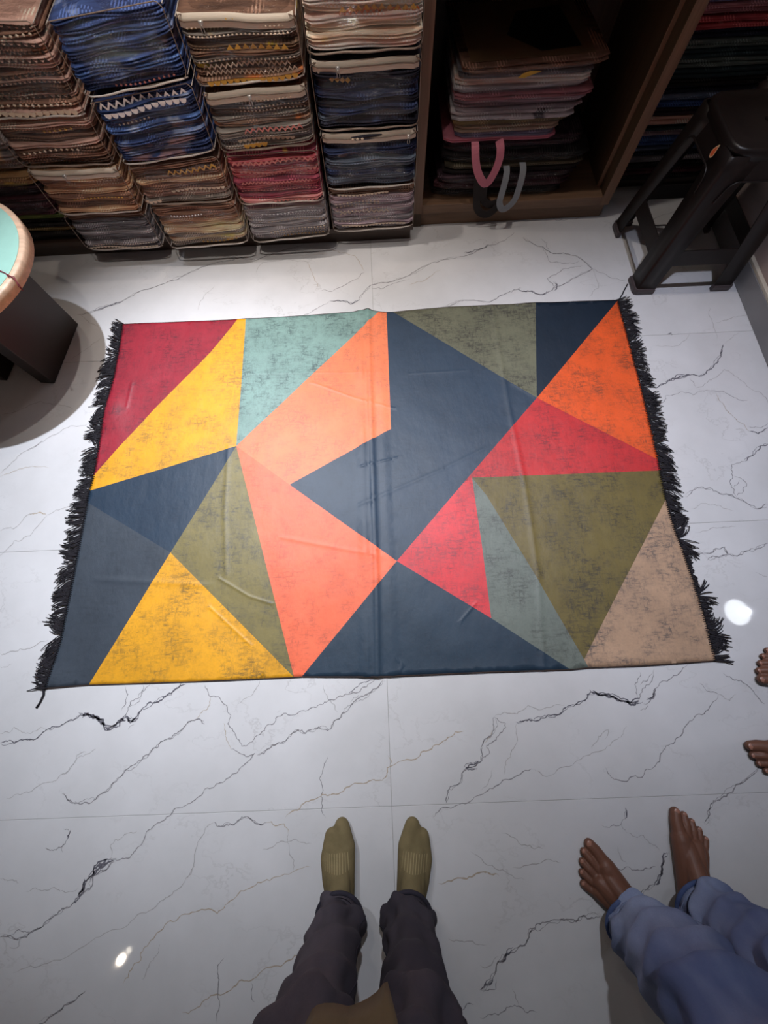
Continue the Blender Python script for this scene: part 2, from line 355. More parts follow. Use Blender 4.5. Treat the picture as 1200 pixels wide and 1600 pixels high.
VEINS=[[0,3,[[-1.167,-0.867],[-1.123,-0.868],[-1.09,-0.859],[-1.066,-0.861],[-1.044,-0.847],[-1.027,-0.833],[-0.98,-0.822],[-0.952,-0.811],[-0.933,-0.797],[-0.911,-0.794]]],[0,9,[[-0.933,-0.797],[-0.911,-0.794],[-0.883,-0.806],[-0.861,-0.818],[-0.843,-0.829],[-0.828,-0.833],[-0.81,-0.823],[-0.796,-0.811],[-0.783,-0.808]]],[0,4,[[-0.783,-0.808],[-0.765,-0.821],[-0.753,-0.805],[-0.742,-0.786],[-0.708,-0.771],[-0.674,-0.754],[-0.643,-0.733],[-0.614,-0.721]]],[0,7,[[-0.786,-0.811],[-0.769,-0.821],[-0.756,-0.812]]],[1,2.5,[[-0.797,-0.807],[-0.787,-0.781],[-0.78,-0.763],[-0.755,-0.754],[-0.75,-0.736],[-0.735,-0.724],[-0.726,-0.717]]],[1,2,[[-0.806,-0.789],[-0.795,-0.768],[-0.793,-0.744],[-0.803,-0.72]]],[1,2,[[-0.787,-0.781],[-0.764,-0.772],[-0.751,-0.755]]],[1,2,[[-0.821,-0.842],[-0.848,-0.832],[-0.861,-0.841]]],[1,2,[[-0.777,-0.843],[-0.759,-0.83]]],[1,2,[[-0.761,-0.754],[-0.745,-0.727],[-0.753,-0.714]]],[2,2,[[-1.174,-0.842],[-1.145,-0.84],[-1.135,-0.824],[-1.11,-0.836],[-1.066,-0.837],[-1.033,-0.831]]],[1,3,[[-0.946,-1.006],[-0.927,-1.022],[-0.893,-1.031],[-0.842,-1.023],[-0.817,-1.006],[-0.801,-0.986],[-0.768,-0.954],[-0.725,-0.927],[-0.694,-0.901],[-0.664,-0.878],[-0.639,-0.871],[-0.6,-0.837],[-0.582,-0.824],[-0.568,-0.822],[-0.554,-0.825],[-0.541,-0.837]]],[2,2,[[-1.11,-1.012],[-1.046,-0.999],[-0.985,-0.975],[-0.961,-0.956],[-0.935,-0.941],[-0.902,-0.911],[-0.867,-0.892]]],[2,2,[[-0.961,-0.956],[-0.927,-0.932],[-0.922,-0.907],[-0.895,-0.9]]],[1,2.5,[[-0.552,-0.725],[-0.527,-0.759],[-0.497,-0.771],[-0.476,-0.79],[-0.462,-0.814],[-0.47,-0.838],[-0.444,-0.869],[-0.422,-0.9],[-0.399,-0.891],[-0.371,-0.871],[-0.345,-0.844],[-0.313,-0.822],[-0.27,-0.82],[-0.218,-0.804],[-0.179,-0.795],[-0.145,-0.783],[-0.101,-0.768],[-0.055,-0.75],[-0.006,-0.726]]],[1,3,[[0.014,-0.73],[-0.034,-0.767],[-0.084,-0.791],[-0.118,-0.82],[-0.145,-0.844],[-0.153,-0.863],[-0.19,-0.856],[-0.229,-0.871],[-0.256,-0.863],[-0.283,-0.882],[-0.314,-0.895],[-0.347,-0.913],[-0.374,-0.925]]],[0,2.5,[[-0.101,-0.768],[-0.067,-0.746],[-0.016,-0.729]]],[1,2,[[-0.034,-0.767],[-0.068,-0.772],[-0.092,-0.791]]],[1,2.5,[[-0.454,-0.906],[-0.424,-0.92],[-0.401,-0.928],[-0.382,-0.92],[-0.4,-0.94],[-0.427,-0.964],[-0.472,-0.993],[-0.503,-1.005],[-0.544,-1.029],[-0.594,-1.052],[-0.619,-1.071],[-0.65,-1.086],[-0.676,-1.103],[-0.685,-1.126],[-0.698,-1.141],[-0.719,-1.167],[-0.76,-1.17]]],[3,2,[[-0.482,-0.836],[-0.475,-0.871],[-0.452,-0.909]]],[3,2,[[-0.527,-0.759],[-0.541,-0.798],[-0.568,-0.822]]],[2,2,[[-0.38,-0.716],[-0.398,-0.758],[-0.446,-0.789]]],[2,2,[[-0.177,-0.738],[-0.163,-0.779],[-0.131,-0.818]]],[0,4,[[-0.76,-1.17],[-0.795,-1.179],[-0.821,-1.205],[-0.836,-1.226],[-0.844,-1.25],[-0.866,-1.273]]],[0,9,[[-0.774,-1.172],[-0.81,-1.193],[-0.824,-1.213]]],[0,8,[[-0.832,-1.219],[-0.841,-1.238],[-0.849,-1.252]]],[1,3,[[-0.763,-1.173],[-0.783,-1.194],[-0.816,-1.208],[-0.82,-1.233],[-0.845,-1.252]]],[1,3,[[-0.866,-1.273],[-0.888,-1.276],[-0.913,-1.296],[-0.932,-1.313],[-0.96,-1.322],[-0.986,-1.335],[-1.022,-1.331],[-1.045,-1.331]]],[1,2,[[-0.96,-1.322],[-0.996,-1.317],[-1.022,-1.331]]],[2,2,[[-0.986,-1.335],[-0.987,-1.352],[-1.013,-1.354]]],[2,2,[[-1.078,-1.204],[-1.041,-1.208],[-1.021,-1.216]]],[2,2,[[-0.998,-1.235],[-0.946,-1.233],[-0.92,-1.228],[-0.881,-1.24],[-0.853,-1.232]]],[2,2,[[-0.774,-1.165],[-0.78,-1.138],[-0.768,-1.123],[-0.743,-1.111],[-0.707,-1.104]]],[0,6,[[-0.902,-1.097],[-0.907,-1.11],[-0.907,-1.119]]],[1,2.5,[[-0.907,-1.119],[-0.918,-1.135],[-0.933,-1.143],[-0.967,-1.137]]],[1,2,[[-0.918,-1.135],[-0.913,-1.149]]],[1,2,[[-0.922,-1.093],[-0.906,-1.098]]],[1,3,[[-0.489,-1.089],[-0.462,-1.101],[-0.431,-1.098],[-0.417,-1.087],[-0.399,-1.079],[-0.38,-1.088],[-0.358,-1.098],[-0.338,-1.095]]],[3,3,[[-0.338,-1.095],[-0.311,-1.104],[-0.286,-1.1],[-0.274,-1.121]]],[2,2,[[-0.489,-1.089],[-0.513,-1.11],[-0.527,-1.131],[-0.536,-1.187],[-0.555,-1.218]]],[1,2,[[-0.162,-0.936],[-0.177,-0.972],[-0.186,-0.991],[-0.18,-1.031],[-0.18,-1.067],[-0.167,-1.089]]],[3,3,[[-0.283,-1.085],[-0.23,-1.052],[-0.177,-1.031],[-0.145,-1.031],[-0.107,-1.016],[-0.04,-1.002],[-0.002,-1.002],[0.014,-0.971],[0.11,-0.945],[0.14,-0.929],[0.2,-0.897],[0.25,-0.882]]],[3,2,[[0.014,-0.971],[0.028,-0.955],[0.017,-0.938]]],[2,2,[[-0.345,-1.16],[-0.309,-1.149],[-0.264,-1.141],[-0.206,-1.149]]],[2,2,[[-0.274,-1.121],[-0.269,-1.165],[-0.253,-1.212]]],[3,2.5,[[-0.205,-1.203],[-0.306,-1.222],[-0.367,-1.242],[-0.426,-1.271],[-0.459,-1.298],[-0.529,-1.293],[-0.579,-1.312],[-0.619,-1.334],[-0.638,-1.357],[-0.654,-1.39],[-0.682,-1.424],[-0.694,-1.437]]],[2,2,[[-0.532,-1.187],[-0.555,-1.218],[-0.595,-1.256],[-0.627,-1.276],[-0.7,-1.316],[-0.782,-1.34],[-0.901,-1.39],[-0.991,-1.407]]],[2,2,[[-0.607,-1.358],[-0.62,-1.391],[-0.645,-1.429]]],[3,3,[[-0.23,-1.394],[-0.261,-1.4],[-0.322,-1.414],[-0.371,-1.438],[-0.411,-1.456],[-0.476,-1.473],[-0.531,-1.496]]],[1,2.5,[[-0.433,-1.391],[-0.448,-1.417],[-0.443,-1.452],[-0.442,-1.517]]],[1,3,[[-0.788,-1.446],[-0.84,-1.474],[-0.899,-1.508]]],[1,2,[[-0.359,-1.442],[-0.346,-1.48]]],[1,2.5,[[0.966,-0.72],[0.895,-0.762],[0.85,-0.784],[0.827,-0.814],[0.801,-0.827]]],[0,8,[[0.653,-0.79],[0.691,-0.797],[0.727,-0.81],[0.762,-0.826],[0.794,-0.813]]],[0,3.5,[[0.662,-0.79],[0.619,-0.812],[0.567,-0.828],[0.535,-0.848],[0.485,-0.855],[0.436,-0.859],[0.41,-0.866]]],[2,2,[[0.41,-0.866],[0.391,-0.934],[0.364,-0.966],[0.357,-0.999]]],[0,5,[[0.85,-0.784],[0.83,-0.811],[0.813,-0.817]]],[1,2,[[0.762,-0.826],[0.797,-0.8],[0.823,-0.774],[0.858,-0.73]]],[1,2,[[0.786,-0.809],[0.788,-0.773],[0.812,-0.737]]],[1,2,[[0.804,-0.774],[0.831,-0.76],[0.852,-0.739]]],[1,2,[[0.787,-0.844],[0.814,-0.828]]],[2,2.5,[[0.562,-0.823],[0.499,-0.829],[0.452,-0.819],[0.4,-0.84],[0.345,-0.847]]],[1,3,[[0.345,-0.847],[0.34,-0.881],[0.303,-0.917],[0.292,-0.964],[0.249,-0.979],[0.227,-1.011],[0.188,-1.033],[0.18,-1.065]]],[1,2.5,[[0.345,-0.847],[0.377,-0.865],[0.35,-0.899],[0.312,-0.923],[0.32,-0.94],[0.292,-0.964]]],[0,4,[[0.292,-0.964],[0.269,-0.971],[0.245,-0.979],[0.277,-0.983]]],[3,3,[[0.333,-0.881],[0.309,-0.914]]],[1,2.5,[[1.033,-0.809],[0.976,-0.86],[0.921,-0.884],[0.872,-0.925],[0.826,-0.957],[0.788,-0.996],[0.746,-1.019],[0.698,-1.027],[0.663,-1.016],[0.653,-0.992]]],[1,2,[[1.033,-0.809],[1.003,-0.799],[0.984,-0.776]]],[2,2,[[1.033,-0.809],[1.062,-0.828],[1.087,-0.811]]],[1,2.5,[[1.066,-0.75],[1.1,-0.77],[1.139,-0.8],[1.164,-0.84]]],[1,2.5,[[0.14,-1.097],[0.184,-1.075],[0.25,-1.062],[0.309,-1.032],[0.376,-1.01],[0.445,-0.988]]],[2,2,[[0.445,-0.988],[0.483,-1.006],[0.558,-0.981],[0.63,-0.95],[0.703,-0.919],[0.739,-0.886]]],[2,2,[[0.622,-0.942],[0.648,-0.909],[0.68,-0.893],[0.665,-0.918]]],[2,2,[[0.284,-1.036],[0.324,-0.981]]],[1,3,[[1.102,-0.998],[1.014,-1.044],[0.963,-1.076],[0.932,-1.088],[0.913,-1.121],[0.898,-1.138]]],[0,5,[[0.687,-1.091],[0.687,-1.106],[0.679,-1.118]]],[1,2,[[0.679,-1.118],[0.665,-1.131],[0.612,-1.13]]],[1,2,[[0.665,-1.131],[0.676,-1.148]]],[2,2,[[0.676,-1.148],[0.722,-1.157],[0.743,-1.18],[0.757,-1.195]]],[3,4,[[0.143,-1.249],[0.214,-1.24],[0.268,-1.227],[0.31,-1.238]]],[2,2,[[0.331,-1.141],[0.39,-1.169],[0.442,-1.178]]],[2,2,[[0.237,-1.18],[0.312,-1.225],[0.378,-1.248]]],[2,2,[[0.348,-1.219],[0.437,-1.207],[0.489,-1.213]]],[1,3,[[0.566,-1.332],[0.521,-1.329],[0.5,-1.341],[0.476,-1.335],[0.424,-1.339],[0.379,-1.357],[0.368,-1.373],[0.362,-1.383],[0.341,-1.389],[0.314,-1.401],[0.29,-1.416],[0.277,-1.435],[0.261,-1.454],[0.234,-1.471]]],[0,5,[[0.324,-1.393],[0.305,-1.406],[0.287,-1.42]]],[0,5,[[0.267,-1.449],[0.252,-1.461],[0.234,-1.471]]],[1,2,[[0.275,-1.451],[0.272,-1.47],[0.239,-1.475]]],[1,2,[[0.397,-1.349],[0.377,-1.351],[0.369,-1.367]]],[2,2,[[0.237,-1.421],[0.266,-1.423],[0.275,-1.411],[0.288,-1.407]]],[1,2.5,[[0.212,-1.499],[0.191,-1.501],[0.177,-1.519],[0.164,-1.524]]],[1,2,[[0.371,-1.517],[0.325,-1.504],[0.286,-1.513],[0.225,-1.524]]],[2,2,[[0.325,-1.504],[0.313,-1.471]]],[2,2,[[0.159,-1.365],[0.2,-1.375],[0.258,-1.383]]],[0,5,[[0.777,-1.198],[0.758,-1.224],[0.751,-1.245],[0.725,-1.268]]],[1,3,[[0.725,-1.268],[0.701,-1.278],[0.68,-1.294]]],[1,2.5,[[0.607,-1.236],[0.665,-1.227],[0.703,-1.236],[0.739,-1.229]]],[2,2,[[0.646,-1.18],[0.663,-1.221]]],[0,4,[[1.113,0.278],[1.158,0.299],[1.195,0.326],[1.253,0.338],[1.296,0.327],[1.332,0.349],[1.37,0.377],[1.41,0.424],[1.435,0.473]]],[0,5,[[1.172,0.307],[1.215,0.325],[1.262,0.335]]],[2,2,[[1.435,0.473],[1.513,0.526]]],[1,2,[[1.113,0.2],[1.145,0.247],[1.208,0.261],[1.248,0.244],[1.296,0.259],[1.369,0.255],[1.408,0.222],[1.449,0.211]]],[2,2.5,[[1.268,0.275],[1.319,0.296],[1.37,0.326],[1.404,0.354],[1.429,0.329],[1.464,0.282],[1.511,0.236],[1.521,0.193]]],[1,2,[[1.259,0.323],[1.267,0.278]]],[3,2.5,[[1.342,0.248],[1.354,0.173],[1.39,0.116],[1.411,0.077]]],[0,3,[[1.411,0.077],[1.44,0.065],[1.486,0.09]]],[1,2,[[1.412,0.096],[1.451,0.091],[1.493,0.111]]],[1,3,[[1.106,-0.169],[1.16,-0.137],[1.205,-0.139],[1.21,-0.152],[1.256,-0.166],[1.282,-0.182],[1.319,-0.207],[1.34,-0.225],[1.385,-0.21]]],[0,3.5,[[1.464,0.024],[1.433,0.015],[1.383,-0.024],[1.358,-0.044]]],[1,2.5,[[1.358,-0.044],[1.306,-0.054],[1.296,-0.094],[1.28,-0.118],[1.286,-0.15],[1.284,-0.177]]],[1,2,[[1.301,-0.099],[1.327,-0.113],[1.332,-0.14],[1.311,-0.164],[1.284,-0.177]]],[1,2,[[1.288,-0.143],[1.315,-0.115]]],[2,2,[[1.116,-0.215],[1.154,-0.197],[1.207,-0.207],[1.257,-0.228]]],[1,3,[[1.083,-0.371],[1.132,-0.376],[1.189,-0.356],[1.193,-0.38],[1.222,-0.388],[1.262,-0.372],[1.289,-0.369],[1.339,-0.349]]],[1,3,[[1.189,-0.356],[1.193,-0.38],[1.15,-0.387],[1.118,-0.399]]],[2,2,[[1.102,-0.302],[1.183,-0.288],[1.251,-0.284]]],[2,2,[[1.436,0.582],[1.499,0.598],[1.576,0.61]]],[2,2,[[1.433,0.663],[1.424,0.596],[1.417,0.499]]],[2,2,[[1.153,0.482],[1.255,0.476],[1.323,0.536]]],[2,2,[[1.264,-0.446],[1.301,-0.463]]],[0,3.5,[[1.223,0.533],[1.241,0.541],[1.243,0.528]]],[1,3,[[-1.266,0.782],[-1.185,0.801],[-1.08,0.841],[-1.017,0.891],[-0.895,0.939],[-0.827,0.972],[-0.746,1.023],[-0.617,1.054],[-0.575,1.07],[-0.5,1.046],[-0.414,1.087],[-0.283,1.13]]],[0,4,[[-1.199,0.799],[-1.119,0.826],[-1.075,0.844]]],[2,2,[[-0.495,0.97],[-0.47,1.033],[-0.354,1.044],[-0.237,1.01]]],[2,2,[[-0.734,0.774],[-0.718,0.844],[-0.677,0.914]]],[1,2.5,[[-0.306,0.708],[-0.233,0.745],[-0.164,0.793]]],[0,4,[[-0.164,0.793],[-0.108,0.79],[-0.067,0.77],[-0.033,0.792]]],[1,3,[[-0.033,0.792],[-0.016,0.827],[0.019,0.871],[0.104,0.884],[0.19,0.916],[0.294,0.984],[0.411,1.007]]],[1,2,[[0.018,0.853],[0.074,0.85],[0.189,0.894]]],[0,4,[[0.442,1.032],[0.501,1.047],[0.562,1.074]]],[1,2.5,[[0.411,1.007],[0.516,1.046],[0.623,1.09],[0.688,1.145]]],[3,2,[[-0.266,1.02],[-0.236,0.935],[-0.207,0.867]]],[1,2.5,[[-0.206,0.849],[-0.15,0.846],[-0.037,0.911],[-0.008,0.947]]],[3,2,[[-0.008,0.947],[-0.049,1.044],[-0.121,1.068],[-0.18,1.091]]],[3,2,[[0.187,0.861],[0.244,0.876],[0.334,0.944]]],[2,2,[[0.316,0.729],[0.416,0.769]]],[1,3,[[0.33,0.729],[0.415,0.762],[0.523,0.745],[0.611,0.792],[0.669,0.813]]],[0,5,[[0.649,0.807],[0.708,0.793],[0.746,0.773],[0.776,0.789]]],[1,3,[[0.76,0.772],[0.806,0.805],[0.898,0.853],[0.991,0.902],[0.936,0.981],[0.883,1.003],[0.826,1.007],[0.798,1.047],[0.763,1.061],[0.719,1.111]]],[0,4,[[0.803,0.787],[0.823,0.822],[0.812,0.84]]],[1,2.5,[[0.806,0.805],[0.788,0.86],[0.866,0.91],[0.953,0.923]]],[1,2,[[0.798,1.047],[0.817,0.951],[0.872,0.94],[0.944,0.95]]],[1,2,[[0.991,0.902],[1.051,0.855],[1.127,0.821]]],[1,2,[[0.826,1.007],[0.822,1.065],[0.798,1.098]]],[2,2,[[0.991,0.902],[0.997,0.793],[0.946,0.744]]],[2,2.5,[[-1.407,0.039],[-1.358,0.098],[-1.327,0.132],[-1.283,0.165],[-1.225,0.198],[-1.172,0.232],[-1.105,0.24]]],[1,2.5,[[-1.327,0.132],[-1.288,0.157],[-1.277,0.173]]],[2,2,[[-1.474,0.293],[-1.374,0.326],[-1.317,0.347],[-1.26,0.335],[-1.182,0.305]]],[2,2,[[-1.252,0.781],[-1.2,0.733],[-1.154,0.706]]],[2,2,[[-1.245,0.546],[-1.188,0.598],[-1.13,0.651]]],[2,2.5,[[-1.347,-0.186],[-1.298,-0.181],[-1.259,-0.13],[-1.232,-0.123]]],[3,4,[[-1.255,-0.127],[-1.223,-0.124],[-1.19,-0.135]]],[2,2,[[-1.19,-0.133],[-1.125,-0.108],[-1.077,-0.091]]],[2,2.5,[[-1.323,-0.278],[-1.286,-0.226],[-1.232,-0.21],[-1.189,-0.138]]],[2,2.5,[[-1.236,-0.606],[-1.204,-0.601],[-1.14,-0.594],[-1.086,-0.57]]],[2,2,[[-1.225,-0.647],[-1.186,-0.639]]],[3,2,[[-1.403,0.026],[-1.315,0.061],[-1.22,0.054]]],[1,2.5,[[0.81,1.268],[0.888,1.2],[0.978,1.207],[1.103,1.239]]],[1,2,[[1.261,1.155],[1.391,1.207],[1.524,1.26]]]]
# ------------------------------------------------------------------ setting: floor of marble tiles
GX, GY, TW, TH = 0.0234, -1.067, 1.6, 0.8
floor = box('floor', -4.8, 4.9, -4.3, 2.2, -0.05, -0.0012, M['grout'], bev=0)
tag(floor, kind='structure')
tile_me = None
tiles = {}
for i in range(-3, 3):
    for j in range(-4, 4):
        cx, cy = GX + (i + 0.5) * TW, GY + (j + 0.5) * TH
        if tile_me is None:
            t = box('tile', -TW / 2 + 0.0006, TW / 2 - 0.0006, -TH / 2 + 0.0006, TH / 2 - 0.0006, -0.008, 0.0, M['tile'], bev=0.0005, seg=1)
            tile_me = t.data
        else:
            t = bpy.data.objects.new('tile', tile_me)
            C.objects.link(t)
        t.location = (cx, cy, 0)
        t.parent = floor
        tiles[(i, j)] = t

def jag(pts, amp, seed):
    """a crack-like version of a polyline: midpoints pushed sideways"""
    rnd = random.Random(seed)
    pts = [Vector(p) for p in pts]
    for level in range(3):
        out = [pts[0]]
        for a, b in zip(pts, pts[1:]):
            d = b - a
            L = d.length
            if L > 0.008:
                nrm = Vector((-d.y, d.x)) / L
                out.append((a + b) / 2 + nrm * rnd.uniform(-1, 1) * min(amp, L * 0.22))
            out.append(b)
        pts = out
        amp *= 0.7
    return pts

vein_bins = {}
for k, (shade, wid, pts) in enumerate(VEINS):
    mid = pts[len(pts) // 2]
    key = (math.floor((mid[0] - GX) / TW), math.floor((mid[1] - GY) / TH))
    rnd = random.Random(k)
    strands = [(pts, min(wid, 5) * 0.00050)]
    if wid >= 3 and shade < 2:      # a thinner companion crack beside the strong ones
        off = wid * 0.0011
        strands.append(([(x + rnd.uniform(-off, off), y + rnd.uniform(-off, off)) for x, y in pts], wid * 0.00022))
    if wid >= 7:
        off = wid * 0.0011
        strands.append(([(x + rnd.uniform(-off, off), y + rnd.uniform(-off, off)) for x, y in pts], wid * 0.0004))
    for s, (pp, hw) in enumerate(strands):
        P = jag(pp, 0.007, k * 7 + s)
        n = len(P)
        L, R = [], []
        for a in range(n):
            t = P[min(a + 1, n - 1)] - P[max(a - 1, 0)]
            if t.length < 1e-6: t = Vector((1, 0))
            t.normalize()
            nr = Vector((-t.y, t.x))
            e = min(1, a / 3 + 0.15, (n - 1 - a) / 3 + 0.15)
            w = hw * e * rnd.uniform(0.45, 1.25)
            L.append(P[a] + nr * w); R.append(P[a] - nr * w)
        verts = [(p.x, p.y, 0.0003 + 0.00004 * (k % 5)) for p in L] + [(p.x, p.y, 0.0003 + 0.00004 * (k % 5)) for p in R]
        faces = [(a, n + a, n + a + 1, a + 1) for a in range(n - 1)]
        vein_bins.setdefault((key, shade), MB()).add(verts, faces)
for (key, shade), mb in vein_bins.items():
    if key not in tiles: continue
    t = tiles[key]
    o = mesh_obj('vein', mb.v, mb.f, M['vein'][shade], None, False)
    o.parent = t
    o.matrix_parent_inverse = Matrix.Translation(-t.location)
    tag(o, kind='stuff')

# walls, skirting, ceiling
tag(box('wall_back', -4.8, 1.72, 1.76, 1.88, 0, CEIL, M['wall'], bev=0), kind='structure')
tag(box('wall_right', 1.592, 1.72, 0.12, 1.76, 0, CEIL, M['wall'], bev=0.003), kind='structure')
sk = tag(box('baseboard_right', 1.574, 1.592, 0.10, 1.36, 0, 0.083, M['skirting'], bev=0.0015), kind='structure')
box('cap_strip', 1.5755, 1.592, 0.10, 1.36, 0.083, 0.095, M['cream'], sk, bev=0.002)
tag(box('ceiling', -4.8, 4.9, -4.3, 1.88, CEIL, CEIL + 0.08, M['ceiling'], bev=0), kind='structure')

# lamps in the ceiling, the two added ones included: bezel and lit lens
LAMPS = [(x, y, 0.125 if x > 3 else (0.022 if y < -2 else 0.05), col is WARM) for x, y, _, _, _, _, _, col in SPOTS]
lamp_names = ['above the red corner of the rug', 'in front of the blue bedding bags', 'above the navy middle of the rug', 'above the orange corner of the rug', 'above the bagged bedding stacks',
              'added to brighten the floor before the open cabinet', 'added over the rug to brighten the bagged bedding', 'behind the person in socks', 'out past the end of the right wall']
for (x, y, r, warm), where in zip(LAMPS, lamp_names):
    root = empty('ceiling_downlight', (x, y, CEIL))
    tag(root, 'round white recessed downlight ' + where, 'downlight', 'ceiling downlights')
    mb = MB()
    prof = [(r * 0.98, 0.002), (r * 1.0, -0.006), (r * 1.18, -0.008), (r * 1.28, -0.004), (r * 1.28, 0.0)]
    n = 32
    vs = [(x + pr * math.cos(2 * PI * k / n), y + pr * math.sin(2 * PI * k / n), CEIL + pz) for pr, pz in prof for k in range(n)]
    fs = [(a * n + k, a * n + (k + 1) % n, (a + 1) * n + (k + 1) % n, (a + 1) * n + k) for a in range(len(prof) - 1) for k in range(n)]
    mb.add(vs, fs).build('bezel', M['white_metal'], root)
    vs = [(x, y, CEIL - 0.004)] + [(x + r * math.cos(2 * PI * k / n), y + r * math.sin(2 * PI * k / n), CEIL - 0.002) for k in range(n)]
    mesh_obj('lens', vs, [(0, 1 + (k + 1) % n, 1 + k) for k in range(n)], M['lens_warm'] if warm else M['lens_cool'], root)

# ------------------------------------------------------------------ shelving
lu = empty('shelf_base', (-0.8, 1.4, 0))
tag(lu, 'low dark wooden shelf base under the four stacks of bagged bedding', 'shelf')
box('plinth', -1.62, 0.205, 1.135, 1.72, 0.0, 0.050, M['dark_wood'], lu)
box('shelf_board', -1.62, 0.215, 1.120, 1.72, 0.050, 0.072, M['dark_wood'], lu)
box('back_panel', -1.62, 0.215, 1.72, 1.74, 0.0, 1.3, M['dark_wood'], lu)

cab = empty('open_cabinet', (0.66, 1.45, 0))
tag(cab, 'open brown wooden cabinet holding a pile of packed cloths and carrier bags', 'cabinet')
box('plinth', 0.236, 1.086, 1.216, 1.70, 0.0, 0.058, M['wood_x'], cab)
box('bottom_board', 0.258, 1.056, 1.203, 1.70, 0.058, 0.094, M['wood_x'], cab)
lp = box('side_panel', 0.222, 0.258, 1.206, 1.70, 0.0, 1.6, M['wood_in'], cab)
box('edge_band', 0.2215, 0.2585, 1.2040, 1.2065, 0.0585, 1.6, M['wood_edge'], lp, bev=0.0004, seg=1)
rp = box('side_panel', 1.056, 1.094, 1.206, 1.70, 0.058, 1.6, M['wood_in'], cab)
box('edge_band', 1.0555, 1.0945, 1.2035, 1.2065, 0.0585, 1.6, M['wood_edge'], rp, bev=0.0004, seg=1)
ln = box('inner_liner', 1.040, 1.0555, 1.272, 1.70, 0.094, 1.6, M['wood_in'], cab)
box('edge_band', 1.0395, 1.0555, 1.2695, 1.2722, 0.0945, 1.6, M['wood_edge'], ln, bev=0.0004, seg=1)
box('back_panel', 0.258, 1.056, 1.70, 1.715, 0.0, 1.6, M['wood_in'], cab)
box('cabinet_shade_board', 0.258, 1.056, 1.206, 1.70, .705, .735, M['wood_in'], cab)  # unseen board, lowered to keep lamp light out of the cabinet

rs = empty('shelf_base', (1.33, 1.5, 0))
tag(rs, 'low dark shelf base under the folded cloths behind the plastic stool', 'shelf')
box('plinth', 1.10, 1.585, 1.40, 1.74, 0.0, 0.030, M['dark_wood'], rs)
box('pile_shade_board', 1.096, 1.588, 1.30, 1.74, .76, .785, M['dark_wood'], rs)  # unseen board added above the folded cloths to shade them
box('shelf_board', 1.10, 1.588, 1.375, 1.74, 0.030, 0.048, M['dark_wood'], rs)
# ------------------------------------------------------------------ the rug
def rug_mat(name, col, speck, amount, rough=0.5):
    m, nt, p = new_mat(name)
    f, _ = noise_fac(nt, coords(nt), 5, 0.3, 0.7, 5, 0.65)
    d = tuple(c * 0.86 for c in col[:3]) + (1,)
    l = tuple(min(1, c * 1.10) for c in col[:3]) + (1,)
    base = mixc(nt, f, d, l)
    big, _ = noise_fac(nt, coords(nt), 8, 0.42, 0.60, 8, 0.75)
    h, _ = noise_fac(nt, coords(nt, (1.0, 4.0, 1)), 30, 0.485, 0.575, 8, 0.82)
    v, _ = noise_fac(nt, coords(nt, (4.0, 1.0, 1)), 30, 0.505, 0.595, 8, 0.82)
    s = mathn(nt, 'ADD', mathn(nt, 'MULTIPLY', mathn(nt, 'MAXIMUM', h, v), 0.92), 0.08)
    fine, _ = noise_fac(nt, coords(nt), 150, 0.35, 0.7, 3, 0.7)
    s = mathn(nt, 'MULTIPLY', mathn(nt, 'MULTIPLY', s, big), amount)
    s = mathn(nt, 'ADD', s, mathn(nt, 'MULTIPLY', fine, amount * 0.16))
    nt.links.new(mixc(nt, s, base, speck), p.inputs['Base Color'])
    p.inputs['Roughness'].default_value = rough
    p.inputs['Specular IOR Level'].default_value = 0.4
    _, weave = noise_fac(nt, coords(nt), 420, 0, 1, 2)
    _, soft = noise_fac(nt, coords(nt, (1, 0.6, 1)), 26, 0, 1, 3, 0.6)
    hh = mathn(nt, 'ADD', mathn(nt, 'MULTIPLY', weave, 0.12), soft)
    bump(nt, p, hh, 0.35, 0.004)
    return m
GREY = srgb(92, 84, 72)
RUGC = dict(crimson=((158, 38, 54), (90, 30, 42), 0.8), amber=((234, 164, 30), (150, 112, 50), 0.85), teal=((128, 158, 150), (72, 88, 88), 0.95),
            peach=((247, 130, 86), (170, 100, 78), 0.75), coral=((247, 114, 78), (180, 84, 64), 0.7), navy=((46, 63, 82), (34, 48, 64), 0.5),
            indigo=((49, 58, 80), (40, 50, 68), 0.5), moss=((112, 112, 92), (62, 60, 54), 0.95), ink=((24, 38, 54), (18, 28, 40), 0.4),
            orange=((236, 92, 38), (130, 66, 42), 0.85), red=((200, 48, 50), (120, 40, 46), 0.85), rose=((218, 58, 64), (140, 60, 68), 0.8),
            olive=((112, 98, 52), (66, 60, 48), 0.9), sage=((112, 120, 112), (74, 76, 72), 0.8), navy2=((42, 60, 77), (32, 46, 60), 0.5),
            beige=((186, 152, 124), (104, 92, 86), 0.95), khaki=((128, 116, 70), (84, 80, 66), 0.95), navy3=((36, 54, 73), (30, 44, 60), 0.5),
            charcoal=((62, 70, 80), (44, 50, 58), 0.5), gold=((232, 164, 34), (140, 106, 46), 0.9))
rug_names = list(RUG_REGIONS)
rug_mats = [rug_mat('rug_' + n, srgb(*RUGC[n][0]), srgb(*RUGC[n][1]), RUGC[n][2] * 1.05) for n in rug_names]
pts2 = {k: Vector(v) for k, v in RUG_POINTS.items()}
polys = {k: [pts2[n] for n in v] for k, v in RUG_REGIONS.items()}
outline = [pts2[n] for n in RUG_OUTLINE]

def inside(p, poly):
    r = False
    j = len(poly) - 1
    for i in range(len(poly)):
        a, b = poly[i], poly[j]
        if (a.y > p.y) != (b.y > p.y) and p.x < (b.x - a.x) * (p.y - a.y) / (b.y - a.y) + a.x:
            r = not r
        j = i
    return r

